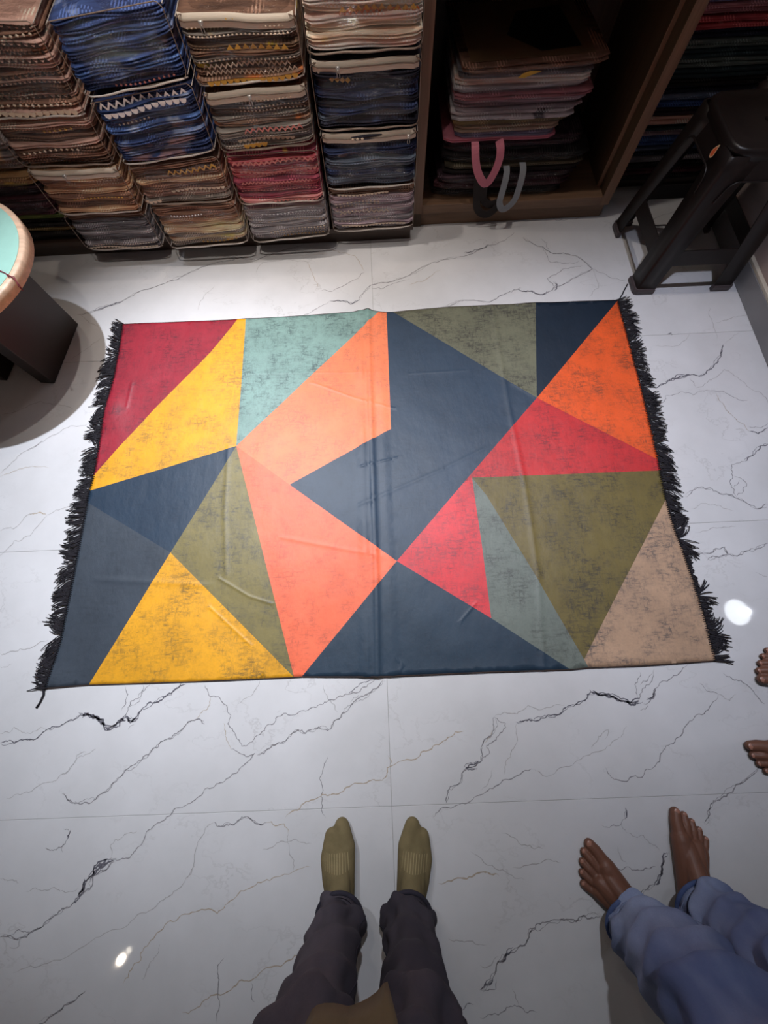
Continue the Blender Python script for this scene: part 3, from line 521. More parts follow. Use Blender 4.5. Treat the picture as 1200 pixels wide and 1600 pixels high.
def seg_dist(p, a, b):
    d = b - a
    t = max(0, min(1, (p - a).dot(d) / d.length_squared))
    q = a + d * t
    s = d.x * (p.y - a.y) - d.y * (p.x - a.x)
    return (p - q).length, (1 if s > 0 else -1)

creases = []
for line, hh, ww in RUG_CREASES:
    L = [Vector(p) for p in line]
    xs = [p.x for p in L]; ys = [p.y for p in L]
    creases.append((L, hh, ww, min(xs) - 0.06, max(xs) + 0.06, min(ys) - 0.06, max(ys) + 0.06))

def rug_h(p):
    h = 0.0055 + 0.0026 * noise.noise(Vector((p.x * 4, p.y * 4, 1.7))) + 0.0008 * noise.noise(Vector((p.x * 13, p.y * 13, 4.2)))
    for ci, (L, hh, ww, x0, x1, y0, y1) in enumerate(creases):
        if not (x0 < p.x < x1 and y0 < p.y < y1): continue
        best = min((seg_dist(p, a, b) for a, b in zip(L, L[1:])), key=lambda t: t[0])
        d, s = best
        h += hh * math.exp(-(d / ww) ** 2)
        if ci == 0:
            h += 0.0065 * math.exp(-((d * s + 0.034) / 0.018) ** 2) * (0.75 + 0.35 * math.sin(p.y * 17)) + 0.003 * math.exp(-((d * s - 0.045) / 0.02) ** 2)
    for bx, by, sx, sy, a in ((-1.02, 0.30, 0.035, 0.07, 0.009), (-1.045, 0.39, 0.035, 0.05, -0.001), (-0.98, 0.25, 0.04, 0.09, 0.003), (0.0, 0.72, 0.03, 0.05, 0.007), (-0.53, 0.71, 0.05, 0.03, 0.004),
                          (0.70, 0.72, 0.06, 0.04, 0.004), (-1.05, -0.69, 0.06, 0.03, 0.004), (0.3, -0.72, 0.3, 0.02, 0.002), (0.9, -0.7, 0.2, 0.03, 0.004)):
        h += a * math.exp(-((p.x - bx) / sx) ** 2 - ((p.y - by) / sy) ** 2)
    return max(h, 0.0036)

cv, ce = [], []
edge_set = []
index = {}
for k, n in enumerate(pts2):
    index[n] = k
    cv.append(pts2[n])
for loop in [RUG_OUTLINE] + list(RUG_REGIONS.values()):
    for a, b in zip(loop, loop[1:] + loop[:1]):
        e = (a, b) if a < b else (b, a)
        if e not in edge_set: edge_set.append(e)
for a, b in edge_set:               # colour borders and outline, cut into short pieces
    pa, pb = pts2[a], pts2[b]
    nn = max(1, int((pb - pa).length / 0.010))
    prev = index[a]
    for t in range(1, nn + 1):
        if t == nn: cur = index[b]
        else:
            cur = len(cv)
            cv.append(pa + (pb - pa) * (t / nn))
        ce.append((prev, cur))
        prev = cur
CELL = 0.006
taken = {}
def place(p, gap):
    kx, ky = int(p.x // CELL), int(p.y // CELL)
    r = int(gap / CELL) + 1
    for ix in range(kx - r, kx + r + 1):
        for iy in range(ky - r, ky + r + 1):
            for q in taken.get((ix, iy), ()):
                if (q - p).length < gap: return False
    taken.setdefault((kx, ky), []).append(p)
    return True
for p in cv: taken.setdefault((int(p.x // CELL), int(p.y // CELL)), []).append(p)
for L, hh, ww, *_ in creases:
    for a, b in zip(L, L[1:]):
        d = b - a
        nn = max(1, int(d.length / 0.010))
        nr = Vector((-d.y, d.x)).normalized()
        for t in range(nn):
            for k in (0, -0.8, 0.8, -1.6, 1.6, -2.6, 2.6):
                p = a + d * (t / nn) + nr * k * ww
                if inside(p, outline) and place(p, 0.0028): cv.append(p)
step = 0.0135
gx = -1.06
row = 0
rnd = random.Random(5)
yy = -0.73
while yy < 0.74:
    xx = -1.085
    while xx < 1.08:
        p = Vector((xx + rnd.uniform(-.003, .003), yy + rnd.uniform(-.003, .003)))
        if inside(p, outline) and place(p, 0.008): cv.append(p)
        xx += step
    yy += step
rv, re, rf, *_ = delaunay_2d_cdt(cv, ce, [], 0, 1e-6)
faces, midx = [], []
last = 0
for f in rf:
    c = (rv[f[0]] + rv[f[1]] + rv[f[2]]) / 3
    if not inside(c, outline): continue
    hit = None
    for k in [last] + list(range(len(rug_names))):
        if inside(c, polys[rug_names[k]]):
            hit = k; break
    if hit is None: hit = last
    last = hit
    faces.append(tuple(f)); midx.append(hit)
rug = mesh_obj('rug', [(p.x, p.y, rug_h(p)) for p in rv], faces, rug_mats)
rug.data.polygons.foreach_set('material_index', midx)
sol = rug.modifiers.new('thickness', 'SOLIDIFY')
sol.thickness = 0.003
sol.offset = -1
tag(rug, 'flat printed rug of coloured triangles with black fringes spread on the marble floor', 'rug')

M['black_yarn'] = plain('black_yarn', srgb(24, 20, 28), 0.85, 0.3, 200, 0.2)
M['hem'] = plain('hem_thread', srgb(52, 36, 30), 0.8, 0.2, 200, 0.2)

def edge_points(names, spacing):
    P = [pts2[n] for n in names]
    out = []
    for a, b in zip(P, P[1:]):
        n = max(1, int((b - a).length / spacing))
        out += [a + (b - a) * (k / n) for k in range(n)]
    return out + [P[-1]]
left_names = ['BL', 'l1', 'l2', 'l3', 'l4', 'l5', 'l6', 'l7', 'l8', 'l9', 'TL']
right_names = ['TR', 'r1', 'r2', 'r3', 'r4', 'r5', 'r6', 'r7', 'BR']
for side, names in ((-1, left_names), (1, right_names)):
    rnd = random.Random(11 + side)
    mb, st = MB(), MB()
    E = edge_points(names, 0.0068)
    clump, ang, ln = 0, 0, 0.06
    for i, p in enumerate(E):
        if clump <= 0:
            clump = rnd.randint(3, 8)
            ang = rnd.gauss(0.0, 0.30)
            ln = rnd.uniform(0.052, 0.068)
            curve = rnd.gauss(0, 0.35)
        clump -= 1
        L = ln * rnd.uniform(0.9, 1.06)
        if side == 1 and -0.50 < p.y < -0.36: L *= 0.30
        if side == 1 and -0.60 < p.y < -0.53: L *= 0.55
        for s in range(3):
            a = ang + rnd.gauss(0, 0.17)
            q = Vector((p.x, p.y + rnd.uniform(-.003, .003)))
            path = []
            z = rug_h(p)
            LL = L * rnd.uniform(0.70, 1.12)
            for t in range(5):
                u = t / 4
                dx = side * (math.cos(a + curve * u) * LL * u - 0.004 * (1 - u))
                dy = math.sin(a + curve * u) * LL * u - (0.012 * u if side == -1 else 0.004 * u)
                path.append((q.x + dx, q.y + dy + rnd.uniform(-.001, .001), max(0.0019, z * (1 - u) + 0.0022 + 0.0035 * math.sin(u * PI) + rnd.uniform(-.0006, .0012))))
            mb.tube(path, [0.0016, 0.0018, 0.0018, 0.0016, 0.0010], 4)
        # whip stitch over the cloth edge
        z = rug_h(p) + 0.0012
        st.tube([(p.x - side * 0.009, p.y + 0.001, z), (p.x + side * 0.002, p.y, z + 0.001), (p.x + side * 0.007, p.y - 0.001, z * 0.6)], 0.0014, 4)
    o = mb.build('fringe', M['black_yarn'], rug); tag(o, 'black yarn fringe', kind='stuff')
    o = st.build('edge_stitching', M['black_yarn'], rug); tag(o, kind='stuff')
for path in ([(-1.064, -0.712, .006), (-1.060, -0.735, .004), (-1.067, -0.757, .003), (-1.075, -0.772, .003)],
             [(1.063, 0.715, .006), (1.085, 0.745, .005), (1.10, 0.77, .004), (1.122, 0.803, .003)]):
    MB().tube(path, [0.003, 0.003, 0.0028, 0.003], 6).build('loose_tassel', M['black_yarn'], rug)
for names in (['TL', 't1', 't2', 't3', 't4', 't5', 't6', 't7', 't8', 't9', 'TR'], ['BR', 'b1', 'b2', 'b3', 'b4', 'b5', 'b6', 'b7', 'b8', 'b9', 'BL']):
    E = edge_points(names, 0.02)
    MB().tube([(p.x, p.y, rug_h(p) - 0.0012) for p in E], 0.0019, 6).build('hem', M['hem'], rug)

# ------------------------------------------------------------------ bagged bedding in four columns
GAIN = 1.48
M['clear'] = clear_plastic('clear_plastic', 1.0, gloss=0.25)
M['piping_white'] = plain('white_piping', srgb(190, 180, 172), 0.45, 0.1, 60, 0.1)
M['piping_beige'] = plain('beige_piping', srgb(132, 114, 102), 0.5, 0.12, 60, 0.1)
M['zip_tape'] = plain('zip_tape', srgb(206, 192, 176), 0.6, 0.08, 120, 0.2, stretch=(0.2, 4, 4))
M['zip_teeth'] = plain('zip_teeth', srgb(120, 104, 90), 0.5, 0.15, 200, 0.2)
M['zip_pull'] = plain('zip_pull', srgb(196, 192, 188), 0.3, 0.05, 60, 0.0, metal=0.6)

def F(name, *cols, thr=0.6, scale=6):
    cols = [tuple(min(245, int(c * GAIN + 8)) for c in q) for q in cols]
    return fabric('cloth_' + name, srgb(*cols[0]), srgb(*cols[1]), srgb(*cols[2]) if len(cols) > 2 else None, thr, scale)
CL = dict(
    mauve=F('mauve', (150, 122, 112), (112, 88, 80)), brown=F('brown', (112, 84, 70), (78, 56, 46)), umber=F('umber', (84, 62, 50), (50, 36, 30)),
    tan=F('tan', (176, 134, 106), (128, 94, 74)), sand=F('sand', (182, 156, 128), (140, 112, 90), (196, 150, 96)), rust=F('rust', (150, 88, 58), (96, 54, 40)),
    grey=F('grey', (118, 114, 116), (84, 80, 84)), grey_light=F('grey_light', (146, 142, 144), (108, 104, 108)), slate=F('slate', (92, 90, 94), (62, 60, 64)),
    blue=F('blue', (42, 58, 96), (28, 36, 64), (96, 108, 134), thr=0.55), navy=F('navy', (34, 44, 74), (24, 28, 48), (92, 72, 76), thr=0.56), azure=F('azure', (56, 78, 120), (38, 52, 88), (118, 126, 142), thr=0.56),
    plum=F('plum', (78, 52, 66), (52, 36, 50)), black=F('black', (30, 30, 40), (18, 18, 26), (44, 50, 72), thr=0.62), inkb=F('ink_blue', (36, 46, 74), (22, 26, 44), (110, 72, 60), thr=0.66),
    steel=F('steel', (84, 94, 108), (56, 62, 74)), ochre=F('ochre', (92, 74, 58), (60, 46, 38), (196, 142, 44), thr=0.60), spice=F('spice', (110, 84, 68), (66, 50, 44), (170, 92, 48), thr=0.60),
    stone=F('stone', (112, 106, 100), (76, 70, 66), (150, 130, 96), thr=0.64), red=F('red', (176, 84, 88), (122, 50, 58)), pink=F('pink', (204, 124, 120), (164, 84, 88)), wine=F('wine', (128, 58, 72), (86, 40, 52), (190, 130, 60), thr=0.66),
    salmon=F('salmon', (214, 172, 148), (178, 136, 116), (216, 140, 96), thr=0.62), blush=F('blush', (196, 168, 156), (160, 132, 122)), lilac=F('lilac', (150, 134, 140), (112, 98, 106)),
    white=plain('lace_white', srgb(242, 238, 240), 0.6, 0.06, 80, 0.1), gold=plain('lace_gold', srgb(206, 156, 66), 0.4, 0.2, 120, 0.1), cream=plain('lace_cream', srgb(216, 194, 172), 0.6, 0.08, 80, 0.1), dark=plain('lace_dark', srgb(58, 42, 36), 0.7, 0.1, 80, 0.1),
    rose=plain('lace_rose', srgb(206, 128, 122), 0.6, 0.1, 80, 0.1), copper=plain('lace_copper', srgb(190, 104, 52), 0.5, 0.15, 80, 0.1))

def fold_layer(x0, x1, yf, depth, zl, zr, t, rnd, wave=1.0, nx=18):
    """one folded cloth: rounded fold at the front, gently wavy"""
    verts, faces = [], []
    prof = [(1.0, 0.46), (0.10, 0.48), (0.035, 0.42), (0.006, 0.26), (0.004, 0.12), (0.022, 0.02), (0.022, -0.02), (0.004, -0.12), (0.006, -0.26), (0.035, -0.42), (0.10, -0.48), (1.0, -0.46)]
    ph, ph2, am = rnd.uniform(0, 6), rnd.uniform(0, 6), rnd.uniform(0.3, 1.0) * wave
    sh = rnd.uniform(-0.008, 0.010)
    ins = rnd.uniform(0, 0.006), rnd.uniform(0, 0.006)
    top = []
    for i in range(nx + 1):
        u = i / nx
        edge = min(u, 1 - u)
        x = x0 + ins[0] + (x1 - x0 - ins[0] - ins[1]) * u
        zc = zl + (zr - zl) * u + t * 0.20 * am * math.sin(u * 4.2 + ph) + t * 0.06 * wave * math.sin(u * 11 + ph2)
        yb = 0.0035 * wave * math.sin(u * 9 + ph2) + (0.016 * (1 - edge / 0.08) ** 2 if edge < 0.08 else 0)
        th = t * (1.06 - (0.35 * (1 - edge / 0.06) if edge < 0.06 else 0))
        for d, zz in prof:
            y = yf + sh + yb + d * (depth - 0.03)
            verts.append((x, y, zc + zz * th))
        top.append((x, yf + sh + yb, zc, th))
    m = len(prof)
    for i in range(nx):
        for k in range(m - 1):
            faces.append((i * m + k, (i + 1) * m + k, (i + 1) * m + k + 1, i * m + k + 1))
        faces.append((i * m + m - 1, (i + 1) * m + m - 1, (i + 1) * m, i * m))
    faces.append(tuple(range(m)))
    faces.append(tuple(nx * m + k for k in range(m - 1, -1, -1)))
    return verts, faces, top

def sample(top, u):
    a = u * (len(top) - 1)
    i = min(int(a), len(top) - 2)
    f = a - i
    return tuple(top[i][k] * (1 - f) + top[i + 1][k] * f for k in range(4))

def lace(top, u0, u1, kind, size, zoff=0.0):
    """a ribbon of zigzag, scallops or beads laid on the front of a fold"""
    mb = MB()
    W = (top[-1][0] - top[0][0]) * (u1 - u0)
    n = max(4, int(W / size))
    if kind == 'zigzag':
        up, lo = [], []
        for i in range(2 * n + 1):
            x, y, z, th = sample(top, u0 + (u1 - u0) * i / (2 * n))
            zz = z + zoff + (size * 0.28 if i % 2 else -size * 0.28)
            up.append((x, y - 0.0022, zz + size * 0.16)); lo.append((x, y - 0.0022, zz - size * 0.16))
        k = len(up)
        mb.add(up + lo, [(i, k + i, k + i + 1, i + 1) for i in range(k - 1)])
    elif kind == 'scallop':
        for i in range(n):
            x, y, z, th = sample(top, u0 + (u1 - u0) * (i + 0.5) / n)
            r = size * 0.52
            vs = [(x, y - 0.0026, z + zoff + r * 0.3)] + [(x + r * math.cos(a), y - 0.0022, z + zoff + r * 0.3 + r * 1.1 * math.sin(a)) for a in [PI + PI * q / 6 for q in range(7)]]
            mb.add(vs, [(0, q, q + 1) for q in range(1, 7)])
    elif kind == 'tri':
        for i in range(n):
            x, y, z, th = sample(top, u0 + (u1 - u0) * (i + 0.5) / n)
            r = size * 0.5
            mb.add([(x - r, y - 0.0024, z + zoff - r * 0.5), (x + r, y - 0.0024, z + zoff - r * 0.5), (x, y - 0.0024, z + zoff + r * 0.55)], [(0, 1, 2)])
    else:   # beads
        for i in range(n):
            x, y, z, th = sample(top, u0 + (u1 - u0) * (i + 0.5) / n)
            r = size * 0.30
            mb.add([(x - r, y - 0.001, z + zoff), (x, y - 0.0015, z + zoff - r * .8), (x + r, y - 0.001, z + zoff), (x, y - 0.0015, z + zoff + r * .8), (x, y - 0.004, z + zoff)],
                   [(0, 1, 4), (1, 2, 4), (2, 3, 4), (3, 0, 4)])
    return mb

def rounded_shell(x0, x1, y0, y1, zl0, zr0, zl1, zr1, rnd, bulge=0.006):
    """the clear cover: a rounded, slightly lumpy sleeve round the folded cloths"""
    bm = bmesh.new()
    bmesh.ops.create_cube(bm, size=2)
    bmesh.ops.subdivide_edges(bm, edges=bm.edges[:], cuts=11, use_grid_fill=True)
    o = Vector((rnd.uniform(0, 50), rnd.uniform(0, 50), rnd.uniform(0, 50)))
    for v in bm.verts:
        c = v.co.copy()
        # round the corners
        p = Vector([math.copysign(min(abs(a), 1.0), a) for a in c])
        k = 7.0
        L = (abs(p.x) ** k + abs(p.y) ** k + abs(p.z) ** k) ** (1 / k)
        p /= L
        u = (p.x + 1) / 2
        z0 = zl0 + (zr0 - zl0) * u
        z1 = zl1 + (zr1 - zl1) * u
        w = Vector(((x0 + x1) / 2 + p.x * (x1 - x0) / 2, (y0 + y1) / 2 + p.y * (y1 - y0) / 2, z0 + (p.z + 1) / 2 * (z1 - z0)))
        w += p.normalized() * bulge * noise.noise(w * 14 + o)
        v.co = w
    return bm

def round_rect(x0, x1, zl0, zr0, zl1, zr1, r, y, n=5):
    """closed loop round the front face"""
    out = []
    for (cx, cz, a0) in ((x1 - r, zr1 - r, 0), (x0 + r, zl1 - r, 90), (x0 + r, zl0 + r, 180), (x1 - r, zr0 + r, 270)):
        for k in range(n):
            a = math.radians(a0 + 90 * k / (n - 1))
            out.append((cx + r * math.cos(a), y, cz + r * math.sin(a)))
    return out + [out[0]]

def bedding(label, x0, x1, yf, zl0, zr0, zl1, zr1, cloths, laces=(), zipper=None, piping='piping_white', seed=0, depth=0.42, pipe='full', wave=1.0, cover='clear'):
    rnd = random.Random(seed)
    root = empty('bedding_bag', ((x0 + x1) / 2, yf + depth / 2, min(zl0, zr0)))
    tag(root, label, 'bedding bag', 'bagged bedding stacked on the shelf base')
    n = len(cloths)
    ml, mr = (zl1 - zl0), (zr1 - zr0)
    tops = []
    lay = []
    for i, c in enumerate(cloths):       # listed from the bottom up
        fl, fr = (i + 0.5) / n, (i + 0.5) / n
        zl, zr = zl0 + 0.006 + (ml - 0.012) * fl, zr0 + 0.006 + (mr - 0.012) * fr
        t = min(ml, mr) / n * 0.98
        v, f, top = fold_layer(x0 + 0.003, x1 - 0.003, yf + 0.006, depth - 0.02, zl, zr, t, rnd, wave)
        lay.append(mesh_obj('folded_cloth', v, f, CL[c], root))
        tops.append(top)
    for (i, kind, mat, size, u0, u1, zo) in laces:
        lace(tops[i], u0, u1, kind, size, zo).build('lace_trim', CL[mat], lay[i], smooth=False)
    cv = bm_obj('plastic_cover', rounded_shell(x0 + 0.001, x1 - 0.001, yf + 0.001, yf + depth, zl0 + 0.001, zr0 + 0.001, zl1 - 0.001, zr1 - 0.001, rnd, 0.004), M[cover], root, True)
    loop = round_rect(x0 + .004, x1 - .004, zl0 + .004, zr0 + .004, zl1 - .004, zr1 - .004, 0.018, yf + 0.006)
    loop = [(a + rnd.uniform(-.001, .001), b + rnd.uniform(-.001, .001), c + rnd.uniform(-.001, .001)) for a, b, c in loop[:-1]]
    loop.append(loop[0])
    MB().tube(loop, 0.0013, 6, caps=False).build('piping', M['piping_beige'], root)
    K = 16
    low = [(x0 + .006 + (x1 - x0 - .012) * i / K, yf + .001 + .012 * max(0, abs(2 * i / K - 1) - .85) / .15, zl0 + (zr0 - zl0) * i / K + .004 + .0015 * math.sin(i * .9 + seed)) for i in range(K + 1)]
    MB().tube(low, [.0022 + .0014 * math.sin(PI * i / K) for i in range(K + 1)], 8, squash=.8).build('lower_welt', M[piping], root)
    # welts that run back along the lower and upper long edges
    for x, zz in ((x0 + .004, zl0 + .010), (x1 - .004, zr0 + .010), (x0 + .004, zl1 - .010), (x1 - .004, zr1 - .010)):
        MB().tube([(x, yf + 0.012 + k * (depth - 0.03) / 4, zz + rnd.uniform(-.002, .002)) for k in range(5)], 0.0014, 5).build('piping', M[piping], root)
    if zipper:
        where, u0, u1 = zipper[:3]
        hgt = zipper[3] if len(zipper) > 3 else 0.026
        za = (lambda u: (zl1 + (zr1 - zl1) * u) - hgt - 0.001) if where == 'top' else (lambda u: (zl0 + (zr0 - zl0) * u) + 0.006)
        k = 20
        for part, mat, a, b, dy in (('zip_tape', 'zip_tape', 0.0, 1.0, 0.0), ('zip_teeth', 'zip_teeth', 0.44, 0.56, 0.0018)):
            lo, hi = [], []
            for i in range(k + 1):
                u = i / k
                x = x0 + 0.010 + (x1 - x0 - 0.020) * u
                e = min(u, 1 - u)
                y = yf - 0.0015 - dy + (0.012 * (1 - e / 0.06) ** 2 if e < 0.06 else 0) + 0.0015 * math.sin(u * 17)
                z = za(u) + 0.002 * math.sin(u * 7 + seed)
                lo.append((x, y, z + hgt * a)); hi.append((x, y + 0.004 * (b - a), z + hgt * b))
            m = len(lo)
            bk = [(p[0], p[1] + 0.0012, p[2]) for p in lo + hi]
            fs = [(i, i + 1, m + i + 1, m + i) for i in range(m - 1)]
            fs += [(2 * m + i + 1, 2 * m + i, 3 * m + i, 3 * m + i + 1) for i in range(m - 1)]
            fs += [(m + i, m + i + 1, 3 * m + i + 1, 3 * m + i) for i in range(m - 1)] + [(i + 1, i, 2 * m + i, 2 * m + i + 1) for i in range(m - 1)]
            tp = mesh_obj(part, lo + hi + bk, fs, M[mat], root)
        u = u0
        x = x0 + 0.01 + (x1 - x0 - 0.02) * u
        z = za(u) + hgt * 0.5
        mb = MB()
        mb.add(*tube_data([(x - 0.006, yf - 0.006, z), (x + 0.006, yf - 0.006, z)], 0.0045, 8, True))
        mb.tube([(x, yf - 0.008, z - 0.003), (x + 0.004, yf - 0.009, z - 0.012), (x + 0.0035, yf - 0.007, z - 0.022), (x - 0.0035, yf - 0.007, z - 0.022), (x - 0.004, yf - 0.009, z - 0.012), (x, yf - 0.008, z - 0.003)], 0.0011, 5)
        mb.build('zip_pull', M['zip_pull'], root)
        if u1 > u0 + 0.01 and len(zipper) > 4:   # the unzipped gap shows dark
            pass
    return root

def beads(layers, mat, size=0.013, u0=0.05, u1=0.95, zo=0.0): return [(i, 'bead', mat, size, u0, u1, zo) for i in layers]
def tris(layers, mat, size=0.020, u0=0.03, u1=0.97, zo=0.0): return [(i, 'tri', mat, size, u0, u1, zo) for i in layers]

XA, XB, XC, XD = (-1.215, -0.878), (-0.842, -0.497), (-0.486, -0.146), (-0.138, 0.216)
YA, YB, YC, YD = 1.053, 1.031, 1.044, 1.088
# column beside the round table
bedding('dark grey bedding bag, lowest of its stack, nearest the round table', *XA, YA, .075, .072, .222, .220, ['slate', 'grey', 'slate', 'slate', 'grey', 'slate', 'slate', 'slate', 'umber'],
        [(1, 'bead', 'cream', 0.011, .1, .95, 0), (0, 'scallop', 'cream', 0.014, .05, .95, 0)], seed=1)
bedding('tan bedding bag with a wide beige zip band across its top', *XA, YA - .004, .228, .226, .385, .380, ['tan', 'brown', 'tan', 'brown', 'tan', 'tan', 'brown', 'tan', 'tan'],
        beads([3], 'gold', 0.013, .3, .9) + beads([6], 'cream', 0.012, .4, .95), zipper=('top', .40, .6, .027), seed=2)
bedding('brown bedding bag with two rows of gold beading, on the tan zipped bag', *XA, YA, .392, .388, .520, .522, ['umber', 'brown', 'umber', 'mauve', 'umber', 'brown', 'mauve'],
        beads([2], 'cream', 0.018, .1, .75) + beads([5], 'gold', 0.018, .45, .8) + beads([0], 'dark', 0.015), piping='piping_beige', seed=3)
bedding('tall mauve brown bedding bag with many rows of triangle lace, top of its stack', *XA, YA, .528, .526, .745, .738, ['mauve', 'brown', 'mauve', 'umber', 'mauve', 'brown', 'mauve', 'mauve', 'brown', 'mauve', 'brown', 'mauve'],
        [(0, 'scallop', 'cream', 0.022, .0, .95, 0.002), (1, 'bead', 'cream', 0.019, .1, .95, 0)] + tris([2, 3, 5, 7, 9, 11], 'dark') + tris([4, 8], 'dark', 0.014) + beads([10], 'cream', 0.018), seed=4)
# second column, blue bags on top
bedding('beige and tan striped bedding bag, lowest under the blue bags', *XB, YB, .080, .092, .254, .256, ['stone', 'sand', 'stone', 'sand', 'sand', 'tan', 'spice', 'brown', 'brown'],
        beads([1], 'cream', 0.012, .4, .95) + beads([0], 'gold', 0.018, .4, .9) + beads([7], 'white', 0.012, .2, .6), seed=5)
bedding('brown bedding bag with a pale scalloped edge, under the zigzag blue bag', *XB, YB, .260, .260, .388, .412, ['stone', 'mauve', 'brown', 'brown', 'tan', 'brown', 'umber', 'brown'],
        [(2, 'scallop', 'cream', 0.016, .35, .97, 0), (0, 'scallop', 'cream', 0.016, 0, .2, .004), (6, 'zigzag', 'gold', 0.022, .4, .95, 0), (5, 'bead', 'cream', 0.014, .05, .35, 0)], piping='piping_beige', seed=6)
bedding('blue bedding bag with white zigzag lace rows near its top', *XB, YB, .393, .422, .572, .604, ['navy', 'blue', 'navy', 'blue', 'navy', 'azure', 'navy', 'azure', 'blue', 'navy'],
        [(8, 'scallop', 'white', 0.022, .08, .93, -.004), (9, 'zigzag', 'white', 0.027, .05, .95, -.006), (6, 'bead', 'cream', 0.014, .15, .5, 0)], seed=7)
bedding('tall deep blue bedding bag with printed flowers, top of its stack', *XB, YB, .576, .608, .742, .768, ['navy', 'blue', 'azure', 'blue', 'navy', 'blue', 'azure', 'blue', 'blue'],
        beads([0], 'rose', 0.015, .3, .9), seed=8, wave=1.3)
# third column
bedding('pale grey bedding bag with cream beading, lowest, under the red bag', *XC, YC, .080, .098, .222, .230, ['grey', 'grey_light', 'grey', 'grey_light', 'grey_light', 'grey', 'grey_light', 'grey'],
        beads([1, 2, 4], 'cream', 0.013, .25, .97) + beads([6], 'white', 0.015, .2, .95) + beads([0], 'gold', 0.015, .4, .95), seed=9)
bedding('red and pink bedding bag with lace rows between grey and brown bags', *XC, YC, .236, .238, .404, .410, ['pink', 'wine', 'wine', 'red', 'wine', 'red', 'pink', 'wine', 'red', 'wine'],
        [(6, 'scallop', 'rose', 0.016, .1, .97, 0), (8, 'zigzag', 'rose', 0.019, .05, .95, 0), (4, 'zigzag', 'rose', 0.014, .1, .9, 0), (0, 'scallop', 'rose', 0.016, .4, .95, 0)] + beads([2, 5], 'rose', 0.012), seed=10)
bedding('grey brown bedding bag with a straight beige zip band, on the red bag', *XC, YC, .410, .424, .572, .582, ['stone', 'slate', 'stone', 'stone', 'spice', 'stone', 'umber', 'slate', 'stone', 'umber'],
        [(3, 'zigzag', 'rose', 0.019, .3, .9, 0), (1, 'scallop', 'cream', 0.016, .2, .8, 0), (0, 'scallop', 'gold', 0.022, .25, .5, 0.004)] + beads([6, 7, 8], 'cream', 0.012, .3, .97), zipper=('top', .45, .6, .027), piping='piping_beige', seed=11)
bedding('dark brown bedding bag with gold and rust patches, top of its stack', *XC, YC, .584, .592, .738, .728, ['spice', 'umber', 'ochre', 'stone', 'spice', 'ochre', 'umber', 'stone', 'ochre', 'umber'],
        [(0, 'scallop', 'gold', 0.019, .1, .95, 0), (1, 'zigzag', 'cream', 0.014, .1, .95, 0), (2, 'zigzag', 'cream', 0.016, .1, .9, 0), (5, 'tri', 'gold', 0.022, .35, .9, 0)] + beads([3, 7, 8], 'cream', 0.012) + beads([9], 'gold', 0.018, .1, .5), zipper=('top', .2, .3, .027), seed=12)
# column beside the wooden cabinet
bedding('grey mauve bedding bag with lace rows, lowest beside the wooden cabinet', *XD, YD, .076, .084, .238, .246, ['grey', 'lilac', 'grey', 'lilac', 'grey_light', 'lilac', 'grey', 'lilac', 'lilac', 'umber'],
        [(9, 'scallop', 'cream', 0.014, .1, .7, 0), (4, 'zigzag', 'cream', 0.019, .1, .7, 0), (1, 'scallop', 'cream', 0.014, .1, .9, 0)] + beads([2, 5, 6, 7], 'cream', 0.015, .05, .6), seed=13)
bedding('navy and slate bedding bag with a bright white zip band across its top', *XD, YD, .244, .250, .428, .430, ['steel', 'steel', 'inkb', 'steel', 'steel', 'navy', 'inkb', 'black', 'black'],
        beads([8], 'cream', 0.021, .25, .45), zipper=('top', .92, .95, .027), seed=14)
bedding('black and navy bedding bag with a beige zip band partly open', *XD, YD, .434, .436, .612, .612, ['black', 'steel', 'inkb', 'black', 'navy', 'inkb', 'black', 'black', 'black'],
        beads([6], 'gold', 0.030, .15, .35), zipper=('top', .24, .3, .027), piping='piping_beige', seed=15, wave=1.4)
bedding('salmon and blush bedding bag with two orange lace rows, top of its stack', *XD, YD - .004, .624, .626, .800, .800, ['blush', 'salmon', 'salmon', 'blush', 'salmon', 'blush', 'salmon', 'blush', 'blush'],
        [(4, 'tri', 'gold', 0.022, .3, .95, 0), (6, 'tri', 'copper', 0.019, .3, .95, 0), (4, 'zigzag', 'copper', 0.016, .3, .97, -.006), (6, 'zigzag', 'copper', 0.016, .25, .97, -.006)], piping='piping_beige', seed=16)
# ------------------------------------------------------------------ packs, carrier bags and folded cloths on the shelves
M['film'] = clear_plastic('thin_film', 0.9, gloss=0.22)

